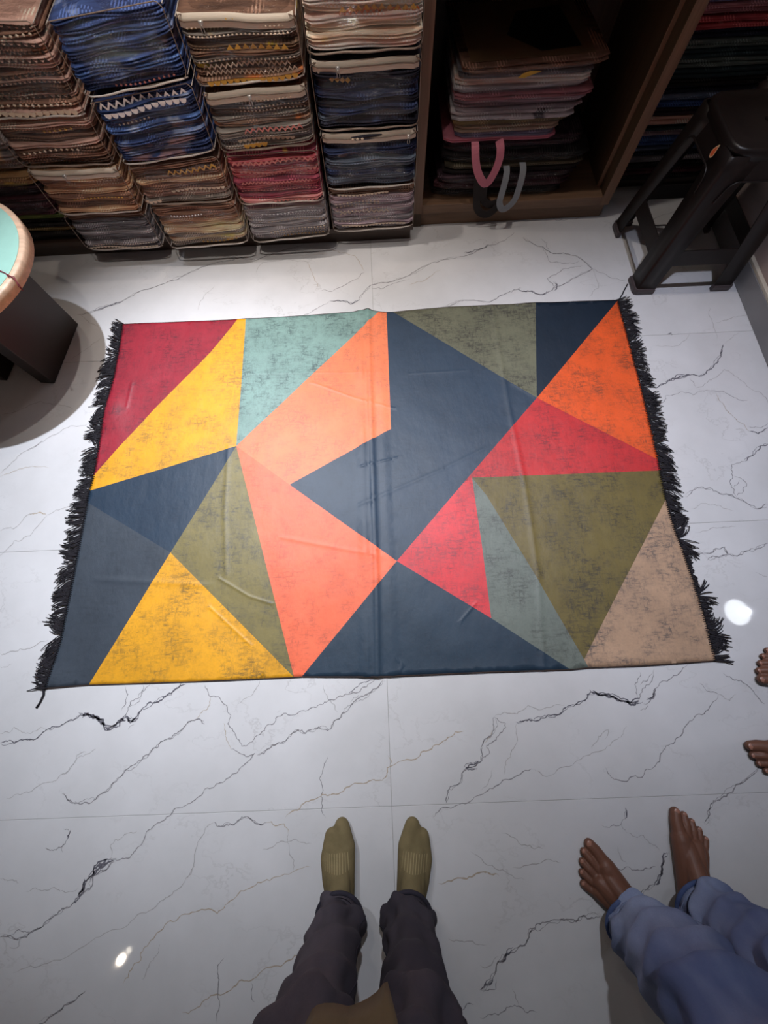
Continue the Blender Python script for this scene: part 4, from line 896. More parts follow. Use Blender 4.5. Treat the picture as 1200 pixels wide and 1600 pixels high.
def pack(name, label, cat, group, x0, x1, y0, y1, z0, z1, cloth, seed=0, rot=0.0, film=True, folds=2, handle=None, part='folded_cloth', mat=None):
    rnd = random.Random(seed)
    root = empty(name, ((x0 + x1) / 2, (y0 + y1) / 2, z0))
    tag(root, label, cat, group)
    t = (z1 - z0) / folds
    for k in range(folds):
        v, f, top = fold_layer(x0, x1, y0 + rnd.uniform(0, .006), y1 - y0, z0 + t * (k + .5), z0 + t * (k + .5), t * 0.88, rnd, 0.4, 14)
        mesh_obj(part, v, f, mat or CL[cloth], root)
    if film:
        bm_obj('plastic_film', rounded_shell(x0 - .004, x1 + .004, y0 - .006, y1, z0 + .001, z0 + .001, z1 - .0005, z1 - .0005, rnd, 0.0012), M['film'], root, True)
    if handle:
        pts, wid, hm = handle
        mb = MB()
        P = [Vector(p) for p in pts]
        for _ in range(2):          # soften the loop
            Q = [P[0]]
            for a, b in zip(P, P[1:]): Q += [a * .75 + b * .25, a * .25 + b * .75]
            P = Q + [P[-1]]
        vs, fs = [], []
        n = len(P)
        for i, p in enumerate(P):
            tg = (P[min(i + 1, n - 1)] - P[max(i - 1, 0)]).normalized()
            w = Vector((tg.z, 0, -tg.x))
            if w.length < 0.3: w = Vector((1, 0, 0))
            w = w.normalized() * wid / 2
            for s, d in ((-1, 0), (1, 0), (1, .002), (-1, .002)):
                vs.append(p + w * s + Vector((0, d, 0)))
        for i in range(n - 1):
            for k in range(4):
                fs.append((i * 4 + k, i * 4 + (k + 1) % 4, (i + 1) * 4 + (k + 1) % 4, (i + 1) * 4 + k))
        mb.add(vs, fs).build('strap_handle', hm, root, smooth=False)
    root.rotation_euler.z = rot
    return root

GAIN = 1.12
CL.update(
    plum_dark=F('plum_dark', (62, 44, 52), (40, 28, 34)), wine_dark=F('wine_dark', (74, 40, 48), (46, 26, 32)), jet=F('jet', (32, 28, 28), (20, 18, 20)), olive_dark=F('olive_dark', (78, 70, 56), (50, 44, 36)),
    bag_pink=plain('bag_pink', srgb(206, 122, 140), 0.8, 0.06, 60, 0.2), bag_grey=plain('bag_grey', srgb(142, 146, 152), 0.8, 0.05, 60, 0.2), bag_black=plain('bag_black', srgb(38, 30, 30), 0.8, 0.1, 60, 0.2),
    periwinkle=F('periwinkle', (128, 124, 150), (92, 88, 112)), oat=F('oat', (186, 160, 142), (150, 126, 110)), khaki=F('khaki', (142, 124, 86), (104, 90, 62)),
    newsprint=F('newsprint', (206, 198, 200), (150, 142, 146), (84, 80, 88), thr=0.56), ash=F('ash', (158, 146, 150), (118, 106, 112)), rosewood=F('rosewood', (176, 118, 126), (130, 84, 92)),
    teal_dark=F('teal_dark', (44, 62, 66), (28, 40, 46)), navy_dark=F('navy_dark', (34, 40, 58), (22, 26, 38)), denim=F('denim', (62, 88, 140), (44, 60, 100)), sky=F('sky', (104, 116, 140), (74, 84, 104)),
    peach=F('peach', (206, 166, 150), (166, 126, 112)), seafoam=F('seafoam', (96, 108, 104), (66, 76, 74)), scarlet=F('scarlet', (176, 76, 82), (122, 46, 54), (200, 150, 150), thr=0.62), lavender=F('lavender', (118, 112, 156), (84, 80, 116)),
    green=F('green', (122, 140, 84), (84, 100, 56)), floral=F('floral', (130, 120, 118), (92, 84, 84), (170, 140, 110), thr=0.58), mustard=F('mustard', (176, 138, 92), (128, 96, 64), (206, 180, 90), thr=0.58))

G1 = 'packed cloths piled in the open cabinet'
PX0, PX1, PY = 0.335, 0.835, 1.235
PILE = [  # z0, z1, dx0, dx1, dy, cloth, name, label
    (.095, .128, -.03, .04, .004, 'jet', 'packed_cloth', 'black cloth pack in clear film, lowest in the open cabinet'),
    (.129, .158, -.03, .06, .000, 'wine_dark', 'packed_cloth', 'dark wine cloth pack second from the cabinet floor'),
    (.159, .186, -.02, .07, -.004, 'plum_dark', 'packed_cloth', 'dark plum cloth pack just under the black carrier bag'),
]
for k, (z0, z1, a, b, dy, c, nm, lb) in enumerate(PILE):
    pack(nm, lb, 'cloth pack', G1, PX0 + a, PX1 + b, PY + dy, PY + .40, z0, z1, c, seed=40 + k, rot=0.03 * (k - 1))
pack('carrier_bag', 'folded black cloth carrier bag with its dark strap drooping over the cabinet edge', 'bag', 'folded carrier bags in the cabinet', PX0 + .0, PX1 + .08, PY, PY + .38, .187, .206, 'bag_black', seed=50, film=False, folds=1, part='bag_body',
     handle=([(.487, 1.232, .200), (.487, 1.215, .188), (.490, 1.195, .13), (.500, 1.185, .075), (.545, 1.18, .052), (.585, 1.185, .075), (.590, 1.195, .100), (.555, 1.192, .088), (.520, 1.195, .11), (.518, 1.205, .16), (.518, 1.230, .198)], .030, CL['bag_black']))
pack('carrier_bag', 'folded grey carrier bag with a pale grey strap loop hanging down', 'bag', 'folded carrier bags in the cabinet', PX0 + .01, PX1 + .09, PY, PY + .38, .207, .222, 'olive_dark', seed=51, film=False, folds=1, part='bag_body',
     handle=([(.600, 1.232, .216), (.599, 1.190, .210), (.590, 1.168, .150), (.586, 1.164, .112), (.612, 1.162, .082), (.652, 1.164, .118), (.658, 1.168, .165), (.664, 1.190, .220), (.664, 1.234, .224)], .026, CL['bag_grey']))
pack('packed_cloth', 'black cloth pack with a light piped edge between grey and pink carrier bags', 'cloth pack', G1, PX0, PX1 + .10, PY + .005, PY + .38, .223, .255, 'jet', seed=52, rot=-.03)
pack('packed_cloth', 'dark brown cloth pack directly under the pink carrier bag', 'cloth pack', G1, PX0 + .0, PX1 + .06, PY + .02, PY + .38, .256, .290, 'plum_dark', seed=53, rot=.02)
pack('carrier_bag', 'folded pink carrier bag with a pink strap loop hanging down', 'bag', 'folded carrier bags in the cabinet', PX0 - .005, PX1 - .06, PY - .004, PY + .36, .291, .312, 'bag_pink', seed=54, film=False, folds=1, part='bag_body',
     handle=([(.452, 1.228, .306), (.452, 1.205, .300), (.462, 1.195, .250), (.485, 1.19, .205), (.520, 1.188, .170), (.545, 1.19, .215), (.556, 1.195, .262), (.552, 1.20, .296), (.546, 1.228, .308)], .030, CL['bag_pink']))
UP = [(.313, .326, 'periwinkle', 'thin blue grey cloth pack resting on the pink carrier bag', .04, -.04), (.327, .345, 'oat', 'beige cloth pack above the thin blue grey pack', .03, -.03), (.346, .364, 'khaki', 'khaki cloth pack under the black and white print', .02, .0),
      (.365, .392, 'newsprint', 'white cloth pack with black print in the cabinet pile', .015, .01), (.393, .409, 'ash', 'grey cloth pack directly on the black and white print', .02, .03), (.410, .424, 'lilac', 'mauve grey cloth pack below the dusty pink one', .02, .04),
      (.425, .442, 'rosewood', 'dusty pink cloth pack in the upper cabinet pile', .015, .05), (.443, .462, 'grey_light', 'light grey cloth pack above the dusty pink one', .01, .02), (.463, .482, 'blush', 'pale brown cloth pack third from the top of the cabinet pile', .015, .03),
      (.483, .503, 'slate', 'slate cloth pack with a yellow mark, under the broad top pack', .02, .03)]
for k, (z0, z1, c, lb, a, b) in enumerate(UP):
    pk = pack('packed_cloth', lb, 'cloth pack', G1, PX0 + a, PX1 + b - .03, PY + .004 * (k % 3), PY + .36, z0, z1, c, seed=60 + k, rot=.012 * ((k * 7) % 5 - 2), folds=2)
    if 'yellow' in lb:
        mesh_obj('yellow_mark', [(.560, PY - .009, .486), (.585, PY - .009, .486), (.640, PY - .008, .500), (.600, PY - .008, .502), (.575, PY - .009, .497)], [(0, 1, 2, 3, 4)], plain('yellow_mark', srgb(214, 172, 60), 0.5, 0.1, 40, 0), pk, smooth=False)
tp = pack('packed_cloth', 'broad flat cloth pack with brown and black picture card, top of cabinet pile', 'cloth pack', G1, PX0 + .02, PX1 + .03, PY - .015, PY + .42, .504, .522, 'brown', seed=75, rot=.06)
M['card_brown'] = plain('card_brown', srgb(128, 98, 70), 0.5, 0.25, 6, 0)
M['card_black'] = plain('card_black', srgb(26, 22, 22), 0.5, 0.2, 10, 0)
o = box('picture_card', PX0 + .05, PX1 - .02, PY + .02, PY + .38, .5232, .5242, M['card_brown'], tp, bev=0.0003, seg=1)
o.rotation_euler = (0, 0, 0)
o2 = mesh_obj('card_print', [(PX0 + .30, PY + .05, .5246), (PX1 - .06, PY + .06, .5246), (PX1 - .08, PY + .32, .5246), (PX0 + .26, PY + .30, .5246), (PX0 + .2, PY + .16, .5246)], [(0, 1, 2, 3, 4)], M['card_black'], tp)

G2 = 'folded cloths piled behind the stool'
RP = [('jet', 'black folded cloth, lowest in the pile behind the stool'), ('wine_dark', 'dark wine folded cloth second from the bottom of the pile behind the stool'), ('jet', 'black folded cloth between the wine and the charcoal cloths behind the stool'),
      ('slate', 'charcoal folded cloth low in the pile behind the stool'), ('navy_dark', 'dark navy folded cloth just below the pale blue cloth'), ('sky', 'pale blue grey folded cloth seen through the stool opening'),
      ('denim', 'mid blue folded cloth above the pale blue grey cloth'), ('lilac', 'mauve folded cloth below the dark teal cloth'), ('teal_dark', 'dark teal folded cloth below the peach cloth'),
      ('peach', 'peach folded cloth with a crumpled end beside the cabinet'), ('plum_dark', 'dark plum folded cloth between peach and blue cloths'), ('denim', 'bright blue folded cloth beside the cabinet upright'),
      ('sky', 'grey blue folded cloth on the bright blue cloth'), ('navy_dark', 'dark navy folded cloth under the charcoal cloths in the upper pile'), ('jet', 'black folded cloth in the middle of the upper pile behind the stool'),
      ('teal_dark', 'dark green folded cloth under the sage cloth'), ('seafoam', 'sage green folded cloth in the upper pile behind the stool'), ('teal_dark', 'dark green folded cloth on the sage cloth'), ('seafoam', 'greenish grey folded cloth below the navy cloth'),
      ('navy_dark', 'navy folded cloth directly under the scarlet cloth'), ('scarlet', 'scarlet and pink printed folded cloth near the top of the pile'), ('rosewood', 'dusty rose folded cloth on the scarlet cloth'), ('lavender', 'lavender blue folded cloth on top of the pile behind the stool')]
z = .0485
for k, (c, lb) in enumerate(RP):
    rnd = random.Random(300 + k)
    t = .0235 if k < 20 else .032
    pack('folded_cloth', lb, 'cloth', G2, 1.104 + rnd.uniform(0, .015), 1.566 - rnd.uniform(0, .01), 1.352 + rnd.uniform(0, .022), 1.70, z, z + t - .0005, c, seed=300 + k, film=False, folds=2, part='fold')
    z += t

G3 = 'cloth packs stacked beyond the round table'
EP = [(.0725, .100, 'jet', 'black cloth pack, lowest beyond the round table'), (.101, .120, 'khaki', 'khaki cloth pack with a pale edge between black packs'), (.121, .158, 'jet', 'thick black cloth pack under the green one beyond the round table'),
      (.159, .180, 'green', 'leaf green cloth pack beyond the round table'), (.181, .250, 'wine_dark', 'thick dark maroon cloth pack beyond the round table'), (.251, .285, 'plum_dark', 'mauve grey cloth pack under the mustard one'),
      (.286, .330, 'mustard', 'mustard printed cloth pack beyond the round table'), (.331, .43, 'floral', 'grey floral cloth pack on top beyond the round table')]
for k, (z0, z1, c, lb) in enumerate(EP):
    pack('packed_cloth', lb, 'cloth pack', G3, -1.61, -1.262 + (0.03 if k < 4 else 0), 1.130 + .01 * (k % 2), 1.52, z0, z1, c, seed=90 + k, folds=3 if z1 - z0 > .05 else 2, film=k > 3)

# ------------------------------------------------------------------ plastic stool
M['stool'] = plain('dark_brown_plastic', srgb(30, 24, 23), 0.38, 0.06, 40, 0.02, spec=0.35)
M['foot_grey'] = plain('stool_foot_plastic', srgb(78, 68, 70), 0.45, 0.06, 40, 0.02)
M['sticker_rim'] = plain('sticker_rim', srgb(226, 190, 150), 0.5, 0.04, 40, 0)
M['sticker'] = plain('sticker_orange', srgb(214, 96, 50), 0.5, 0.1, 40, 0)
SX, SY, SH = 1.338, 0.952, 0.485
st = empty('plastic_stool', (SX, SY, 0))
tag(st, 'dark brown square plastic stool with open sides standing beside the right wall', 'stool')
def hw(z): return 0.150 + 0.054 * (1 - z / SH)
# seat: rounded square with a small hole
n = 48
def rsq(a, h, r):
    c, s = math.cos(a), math.sin(a)
    k = 6.0
    L = (abs(c) ** k + abs(s) ** k) ** (1 / k)
    return c / L * h, s / L * h
rings = []
for h, zz, circ in ((0.011, SH - .012, 1), (0.012, SH - .002, 1), (0.014, SH - .0015, 1), (0.10, SH - .001, 0), (0.138, SH - .001, 0), (0.143, SH + .002, 0), (0.149, SH + .001, 0), (0.153, SH - .005, 0), (0.154, SH - .030, 0), (0.149, SH - .030, 0), (0.148, SH - .010, 0), (0.10, SH - .010, 0), (0.011, SH - .012, 1)):
    rings.append([(SX + (h * math.cos(2 * PI * k / n) if circ else rsq(2 * PI * k / n, h, 0)[0]), SY + (h * math.sin(2 * PI * k / n) if circ else rsq(2 * PI * k / n, h, 0)[1]), zz) for k in range(n)])
vs = [p for r in rings for p in r]
fs = [(a * n + k, a * n + (k + 1) % n, (a + 1) * n + (k + 1) % n, (a + 1) * n + k) for a in range(len(rings) - 1) for k in range(n)]
mesh_obj('seat', vs, fs, M['stool'], st)
for sx in (-1, 1):
    for sy in (-1, 1):
        sec = []
        for q in range(13):
            z = 0.012 + (SH - 0.030) * q / 12
            h = hw(z)
            w = 0.076 + 0.026 * (q / 12) ** 2
            t = 0.006
            prof = [(-w, 0), (-0.010, 0), (-0.003, -0.003), (0, -0.010), (0, -w), (-t, -w), (-t, -0.014), (-0.010, -t - .002), (-w, -t)]
            # a soft rib along the outer corner
            sec.append([(SX + sx * (h + a), SY + sy * (h + b), z) for a, b in prof])
        m = len(sec[0])
        vs = [p for s in sec for p in s]
        fs = [(a * m + k, a * m + (k + 1) % m, (a + 1) * m + (k + 1) % m, (a + 1) * m + k) for a in range(12) for k in range(m)]
        fs += [tuple(range(m)), tuple(12 * m + k for k in range(m))]
        leg = mesh_obj('leg', vs, fs, M['stool'], st)
        h = hw(0)
        bm = box_bm(SX + sx * (h - 0.046) - .012, SX + sx * (h - 0.046) + .012, SY + sy * (h - .046) - .012, SY + sy * (h - .046) + .012, 0, .024, .004, 2)
        mb = MB()
        vs2, fs2 = [], []
        for z, g in ((0.0, 0.001), (0.004, 0.004), (0.018, 0.004), (0.024, 0.001)):
            vs2 += [(SX + sx * (h + a), SY + sy * (h + b), z) for a, b in [(-.078 - g, g), (-.012, g), (-.002, -.002 + g * .5), (g, -.012), (g, -.078 - g), (-.010 - g, -.078 - g), (-.010 - g, -.018), (-.018, -.010 - g), (-.078 - g, -.010 - g)]]
        bm.free()
        m = 9
        fs2 = [(a * m + k, a * m + (k + 1) % m, (a + 1) * m + (k + 1) % m, (a + 1) * m + k) for a in range(3) for k in range(m)] + [tuple(range(m)), tuple(3 * m + k for k in range(m))]
        mesh_obj('foot_pad', vs2, fs2, M['foot_grey'], leg, smooth=False)
def side_piece(name, ax, sgn, top_f, bot_f, lim, parent):
    """a curved plate lying in one sloping side of the stool"""
    vs, K = [], 28
    for i in range(K + 1):
        u = -1 + 2 * i / K
        zt, zb = top_f(u), bot_f(u)
        for z in (zt, zb):
            s = u * (hw(z) - lim)
            for d in (0.0005, 0.0055):
                o_ = sgn * (hw(z) - d)
                vs.append((SX + o_, SY + s, z) if ax == 'x' else (SX + s, SY + o_, z))
    fs = []
    for i in range(K):
        a, b = i * 4, (i + 1) * 4
        fs += [(a, b, b + 2, a + 2), (a + 1, a + 3, b + 3, b + 1), (a, a + 1, b + 1, b), (a + 2, b + 2, b + 3, a + 3)]
    fs += [(0, 2, 3, 1), (K * 4, K * 4 + 1, K * 4 + 3, K * 4 + 2)]
    return mesh_obj(name, vs, fs, M['stool'], parent, smooth=False)
def corner(u, a, w):      # rises to a near the ends
    e = max(0, (abs(u) - (1 - w)) / w)
    return a * (1 - math.sqrt(max(0, 1 - e * e)))
for ax in 'xy':
    for sg in (-1, 1):
        ap = side_piece('apron', ax, sg, lambda u: SH - .028, lambda u: 0.400 - corner(u, .060, .34), 0.045, st)
        side_piece('stretcher', ax, sg, lambda u: 0.175 + corner(u, .050, .30), lambda u: 0.118 - corner(u, .045, .30), 0.040, st)
        # moulded rim along the opening
        pts = []
        for i in range(25):
            u = -1 + 2 * i / 24
            z = 0.400 - corner(u, .060, .34)
            s = u * (hw(z) - .050); o_ = sg * (hw(z) + .0005)
            pts.append((SX + o_, SY + s, z) if ax == 'x' else (SX + s, SY + o_, z))
        MB().tube(pts, 0.003, 6).build('moulded_rim', M['stool'], ap)
        if ax == 'x' and sg == -1:
            for nm, mm, sc, d in (('sticker', 'sticker_rim', 1.0, .0012), ('sticker_centre', 'sticker', 0.72, .0020)):
                pts = []
                for k in range(24):
                    a = 2 * PI * k / 24
                    r = 0.011 * sc * (1 - 0.55 * max(0, math.sin(a)) ** 1.2)
                    zz = 0.432 + 0.014 * sc * math.sin(a) * (1.75 if math.sin(a) > 0 else 1)
                    pts.append((SX - hw(zz) - d, SY - .062 + r * math.cos(a) - .006 * sc * max(0, math.sin(a)) ** 2, zz))
                o = mesh_obj(nm, pts, [tuple(range(24))], M[mm], ap, smooth=False)
                if nm == 'sticker': tag(o, 'small orange teardrop sticker with a pale rim')

# ------------------------------------------------------------------ round table
M['mint'] = plain('mint_top', srgb(150, 192, 178), 0.45, 0.05, 40, 0.03)
M['birch'] = wood('pale_wood_rim', srgb(214, 178, 150), 0.5, 'x')
M['table_dark'] = plain('dark_brown_board', srgb(52, 40, 36), 0.45, 0.06, 20, 0.03)
TX, TY, TR, TZ = -1.397, 0.588, 0.316, 0.415
tb = empty('round_table', (TX, TY, 0))
tag(tb, 'round table with a mint green top and pale wooden rim on dark brown panels', 'table')
n = 72
def lathe(name, prof, mat, parent, cx, cy, n=72, smooth=True):
    vs = [(cx + r * math.cos(2 * PI * k / n), cy + r * math.sin(2 * PI * k / n), z) for r, z in prof for k in range(n)]
    fs = [(a * n + k, a * n + (k + 1) % n, (a + 1) * n + (k + 1) % n, (a + 1) * n + k) for a in range(len(prof) - 1) for k in range(n)]
    fs += [tuple(range(n - 1, -1, -1)), tuple((len(prof) - 1) * n + k for k in range(n))]
    return mesh_obj(name, vs, fs, mat, parent, smooth)
lathe('rim', [(TR - .010, TZ - .042), (TR, TZ - .036), (TR, TZ - .006), (TR - .004, TZ - .001), (TR - .016, TZ - .0005)], M['birch'], tb, TX, TY)
lathe('table_top', [(TR - .018, TZ - .0006), (TR - .018, TZ + .0006), (TR - .0185, TZ + .001)], M['mint'], tb, TX, TY, smooth=False)
ang = math.atan2(-.037, .298)
def panel(name, u0, u1, v0, v1, z0, z1):
    """panel in the table base's own, slightly turned frame"""
    bm = box_bm(u0, u1, v0, v1, z0, z1, .003, 2)
    R = Matrix.Rotation(ang, 4, 'Z')
    for v in bm.verts:
        v.co = R @ v.co + Vector((TX, TY + .01, 0))
    return bm_obj(name, bm, M['table_dark'], tb)
panel('side_panel', .072, .132, -.152, .150, 0, TZ - .043)
panel('side_panel', -.132, -.072, -.152, .150, 0, TZ - .043)
panel('back_panel', -.072, .072, .095, .150, 0, TZ - .043)
M['maroon'] = plain('maroon_thread', srgb(110, 24, 44), 0.7, 0.2, 100, 0.1)
ts = empty('thread_tassel', (-1.19, .545, TZ + .001))
tag(ts, 'maroon thread tassel lying on the mint table top', 'tassel')
rnd = random.Random(3)
mb = MB()
for k in range(34):
    a = rnd.uniform(0, 2 * PI)
    L = rnd.uniform(.012, .034)
    mb.tube([(-1.195, .575, TZ + .006), (-1.195 + L * .5 * math.cos(a), .575 + L * .5 * math.sin(a), TZ + .008), (-1.195 + L * math.cos(a), .575 + L * math.sin(a), TZ + .0025)], .0012, 4)
mb.build('tuft', M['maroon'], ts)
for d in (0, .006):
    MB().tube([(-1.195, .572 - d, TZ + .0035), (-1.17, .548 - d, TZ + .0030), (-1.14, .540 - d * .5, TZ + .0030), (-1.115, .525, TZ + .003), (-1.100, .515 - d, TZ + .0030), (-1.085, .505 + d, TZ + .0020), (-1.0765, .492 - d, TZ - .012), (-1.0765, .485, TZ - .028)], .0014, 5).build('cord', M['maroon'], ts)
# ------------------------------------------------------------------ people
def capsule(mb, path, radii, n=14):
    """tapered limb with round ends"""
    P = [Vector(p) for p in path]
    d0 = (P[0] - P[1]).normalized(); d1 = (P[-1] - P[-2]).normalized()
    path2 = [P[0] + d0 * radii[0] * math.sin(a) for a in (1.45, 1.05, 0.55)] + P + [P[-1] + d1 * radii[-1] * math.sin(a) for a in (0.55, 1.05, 1.45)]
    rad2 = [radii[0] * math.cos(a) for a in (1.45, 1.05, 0.55)] + list(radii) + [radii[-1] * math.cos(a) for a in (0.55, 1.05, 1.45)]
    mb.tube(path2, rad2, n)

def remeshed(name, mb, mat, parent, voxel, smooth_iter, flat=True):
    """one continuous surface grown round the limbs"""
    o = mesh_obj(name, mb.v, mb.f, mat)
    r = o.modifiers.new('skin', 'REMESH'); r.mode = 'VOXEL'; r.voxel_size = voxel; r.use_smooth_shade = True
    s = o.modifiers.new('soft', 'SMOOTH'); s.factor = 0.5; s.iterations = smooth_iter
    dg = bpy.context.evaluated_depsgraph_get()
    me = bpy.data.meshes.new_from_object(o.evaluated_get(dg))
    me.materials.clear(); me.materials.append(mat)
    bpy.data.objects.remove(o)
    me.polygons.foreach_set('use_smooth', [True] * len(me.polygons))
    if flat:        # soles rest on the floor
        for v in me.vertices:
            if v.co.z < 0.001: v.co.z = 0.001
    return link(bpy.data.objects.new(name, me), parent)

def foot_frame(ankle, direction, mirror):
    a = Vector((direction[0], direction[1], 0)).normalized()
    r = Vector((a.y, -a.x, 0)) * (-1 if mirror else 1)
    base = Vector((ankle[0], ankle[1], 0))
    return lambda x, y, z: base + r * x + a * y + Vector((0, 0, z))

TOES = [  # root, middle, tip, radii  (big toe first, local frame of a left foot)
    ((.027, .118, .023), (.034, .154, .0180), (.033, .172, .0150), (.020, .0152, .0142)),
    ((.007, .122, .021), (.0075, .150, .0205), (.0085, .170, .0125), (.0135, .0098, .0100)),
    ((-.010, .116, .019), (-.0125, .141, .0190), (-.0125, .158, .0115), (.0125, .0090, .0094)),
    ((-.025, .106, .017), (-.0305, .128, .0165), (-.0320, .143, .0110), (.0115, .0086, .0090)),
    ((-.037, .092, .015), (-.0460, .110, .0140), (-.0485, .124, .0105), (.0115, .0086, .0092))]

def bare_leg(mb, fr, knee, hip):
    capsule(mb, [fr(0, -.034, .034), fr(0, -.01, .040)], [.032, .034])
    capsule(mb, [fr(.004, -.03, .030), fr(.014, .05, .030), fr(.026, .116, .024)], [.028, .028, .0235])
    capsule(mb, [fr(-.006, -.03, .026), fr(-.022, .05, .021), fr(-.032, .092, .018)], [.026, .022, .0175])
    capsule(mb, [fr(.0, .0, .050), fr(-.006, .06, .034), fr(-.012, .104, .024)], [.032, .028, .0215])
    capsule(mb, [fr(0, -.008, .082), fr(.006, .045, .056), fr(.012, .100, .030)], [.031, .025, .021])
    for root, mid, tip, rr in TOES:
        capsule(mb, [fr(*root), fr(*mid), fr(*tip)], rr, 10)
    capsule(mb, [fr(.026, -.010, .076), fr(-.026, -.014, .068)], [.014, .014], 10)
    ank = fr(0, -.014, .085)
    k, h = Vector(knee), Vector(hip)
    calf = ank.lerp(k, .55) + Vector((0, -.015, 0))
    capsule(mb, [ank, ank.lerp(k, .2), calf, k, k.lerp(h, .5), h], [.036, .036, .052, .054, .066, .078], 18)

M['skin'] = plain('brown_skin', srgb(116, 78, 62), 0.5, 0.14, 24, 0.12, spec=0.35)
M['nail'] = plain('toenail', srgb(164, 116, 98), 0.35, 0.08, 60, 0.0)
def nails(frames, parent):
    for fr in frames:
        for root, mid, tip, rr in TOES:
            r = rr[-1]
            c = Vector(tip)
            vs, fs = [], []
            K = 10
            vs.append(fr(c.x, c.y + r * .35, c.z + r * .98))
            for k in range(K):
                a = 2 * PI * k / K
                vs.append(fr(c.x + r * .62 * math.cos(a), c.y + r * (.35 + .55 * math.sin(a)), c.z + r * (.86 - .22 * abs(math.cos(a)) - .16 * max(0, math.sin(a)))))
            for k in range(K): fs.append((0, 1 + k, 1 + (k + 1) % K))
            mesh_obj('toenail', vs, fs, M['nail'], parent)

def smooth_keys(keys, per=9):
    """Catmull-Rom through rows of numbers"""
    out = []
    n = len(keys)
    for i in range(n - 1):
        p0, p1, p2, p3 = keys[max(i - 1, 0)], keys[i], keys[i + 1], keys[min(i + 2, n - 1)]
        for k in range(per):
            t = k / per
            out.append([0.5 * (2 * b + (c - a) * t + (2 * a - 5 * b + 4 * c - d) * t * t + (3 * b - a - 3 * c + d) * t ** 3) for a, b, c, d in zip(p0, p1, p2, p3)])
    return out + [list(keys[-1])]

def trouser_leg(mb, keys, seed, folds=1.0, n=64):
    """keys: x, y, z, rx, ry; returns ring function data"""
    rnd = random.Random(seed)
    o = Vector((rnd.uniform(0, 40), rnd.uniform(0, 40), rnd.uniform(0, 40)))
    rows = smooth_keys(keys, 14)
    vs, fs = [], []
    zmin = keys[0][2]
    for ri, (x, y, z, rx, ry) in enumerate(rows):
        for k in range(n):
            a = 2 * PI * k / n
            d = Vector((math.cos(a), math.sin(a), 0))
            hgt = z - zmin
            env = math.exp(-hgt / .16) * .9 + math.exp(-((z - .46) / .12) ** 2) * 1.0 + .35
            # slanting drag folds plus softer dents
            w = math.sin(z * 62 + 2.2 * math.sin(a + seed) + 3.0 * noise.noise(Vector((math.cos(a) * 1.3, math.sin(a) * 1.3, z * 5)) + o))
            w = (w * .5 + .5) ** 2
            dz = noise.noise(Vector((math.cos(a) * 1.8, math.sin(a) * 1.8, z * 9)) + o)
            e = min(1, ri / 5)
            off = folds * env * e * (.012 * w + .012 * dz - .004)
            vs.append((x + d.x * (rx + off), y + d.y * (ry + off), z + .022 * math.sin(a) * math.exp(-hgt / .03)))
    m = len(rows)
    for r in range(m - 1):
        for k in range(n):
            fs.append((r * n + k, r * n + (k + 1) % n, (r + 1) * n + (k + 1) % n, (r + 1) * n + k))
    # turned-in hem
    b = len(vs)
    x, y, z, rx, ry = rows[0]
    for k in range(n):
        a = 2 * PI * k / n
        vs.append((x + math.cos(a) * (rx - .006), y + math.sin(a) * (ry - .006), z + .03))
    fs += [(b + k, b + (k + 1) % n, (k + 1) % n, k) for k in range(n)]
    mb.add(vs, fs)
    return rows, [vs[r * n:(r + 1) * n] for r in range(m)]

def hem_roll(parent, ring, mat, r=.0042, name='hem'):
    cx = sum(p[0] for p in ring) / len(ring); cy = sum(p[1] for p in ring) / len(ring)
    pts = [(p[0], p[1], p[2] + .002) for p in ring]
    MB().tube(pts + [pts[0]], r, 8, caps=False).build(name, mat, parent)

def seam(parent, rings, k, mat, r=.0016, upto=None, name='side_seam'):
    pts = [rg[k] for rg in rings[:upto]]
    MB().tube(pts, r, 5).build(name, mat, parent)

def hips(mb, keys, n=64):
    rows = smooth_keys(keys, 6)
    vs = [(x + rx * math.cos(2 * PI * k / n), y + ry * math.sin(2 * PI * k / n), z) for x, y, z, rx, ry in rows for k in range(n)]
    m = len(rows)
    fs = [(r * n + k, r * n + (k + 1) % n, (r + 1) * n + (k + 1) % n, (r + 1) * n + k) for r in range(m - 1) for k in range(n)]
    fs += [tuple(range(n - 1, -1, -1)), tuple((m - 1) * n + k for k in range(n))]
    mb.add(vs, fs)

def cloth_mat(name, dark, light, scale, weave):
    m, nt, p = new_mat(name)
    f, _ = noise_fac(nt, coords(nt, (1, 1, .55)), scale, 0.38, 0.68, 4, 0.55)
    col = mixc(nt, f, dark, light)
    g, gr = noise_fac(nt, coords(nt, (1, 1, 1)), 330, 0.2, 0.8, 2, 0.6)
    d2 = tuple(c * .82 for c in dark[:3]) + (1,)
    col = mixc(nt, mathn(nt, 'MULTIPLY', g, .25), col, d2)
    nt.links.new(col, p.inputs['Base Color'])
    p.inputs['Roughness'].default_value = 0.85
    p.inputs['Specular IOR Level'].default_value = 0.2
    bump(nt, p, gr, weave, 0.001)
    return m
M['trousers'] = cloth_mat('charcoal_corduroy', srgb(58, 54, 62), srgb(84, 77, 84), 7, 0.4)
M['trousers_hem'] = cloth_mat('charcoal_hem', srgb(46, 44, 54), srgb(62, 58, 68), 20, 0.3)
M['denim'] = cloth_mat('blue_denim', srgb(90, 102, 140), srgb(150, 160, 188), 5, 0.4)
M['denim_hem'] = cloth_mat('denim_hem', srgb(64, 78, 118), srgb(92, 106, 144), 20, 0.3)
M['stitch'] = plain('stitching', srgb(132, 140, 168), 0.7, 0.1, 200, 0)
M['dark_trousers'] = cloth_mat('dark_trousers', srgb(34, 34, 42), srgb(52, 50, 60), 8, 0.3)
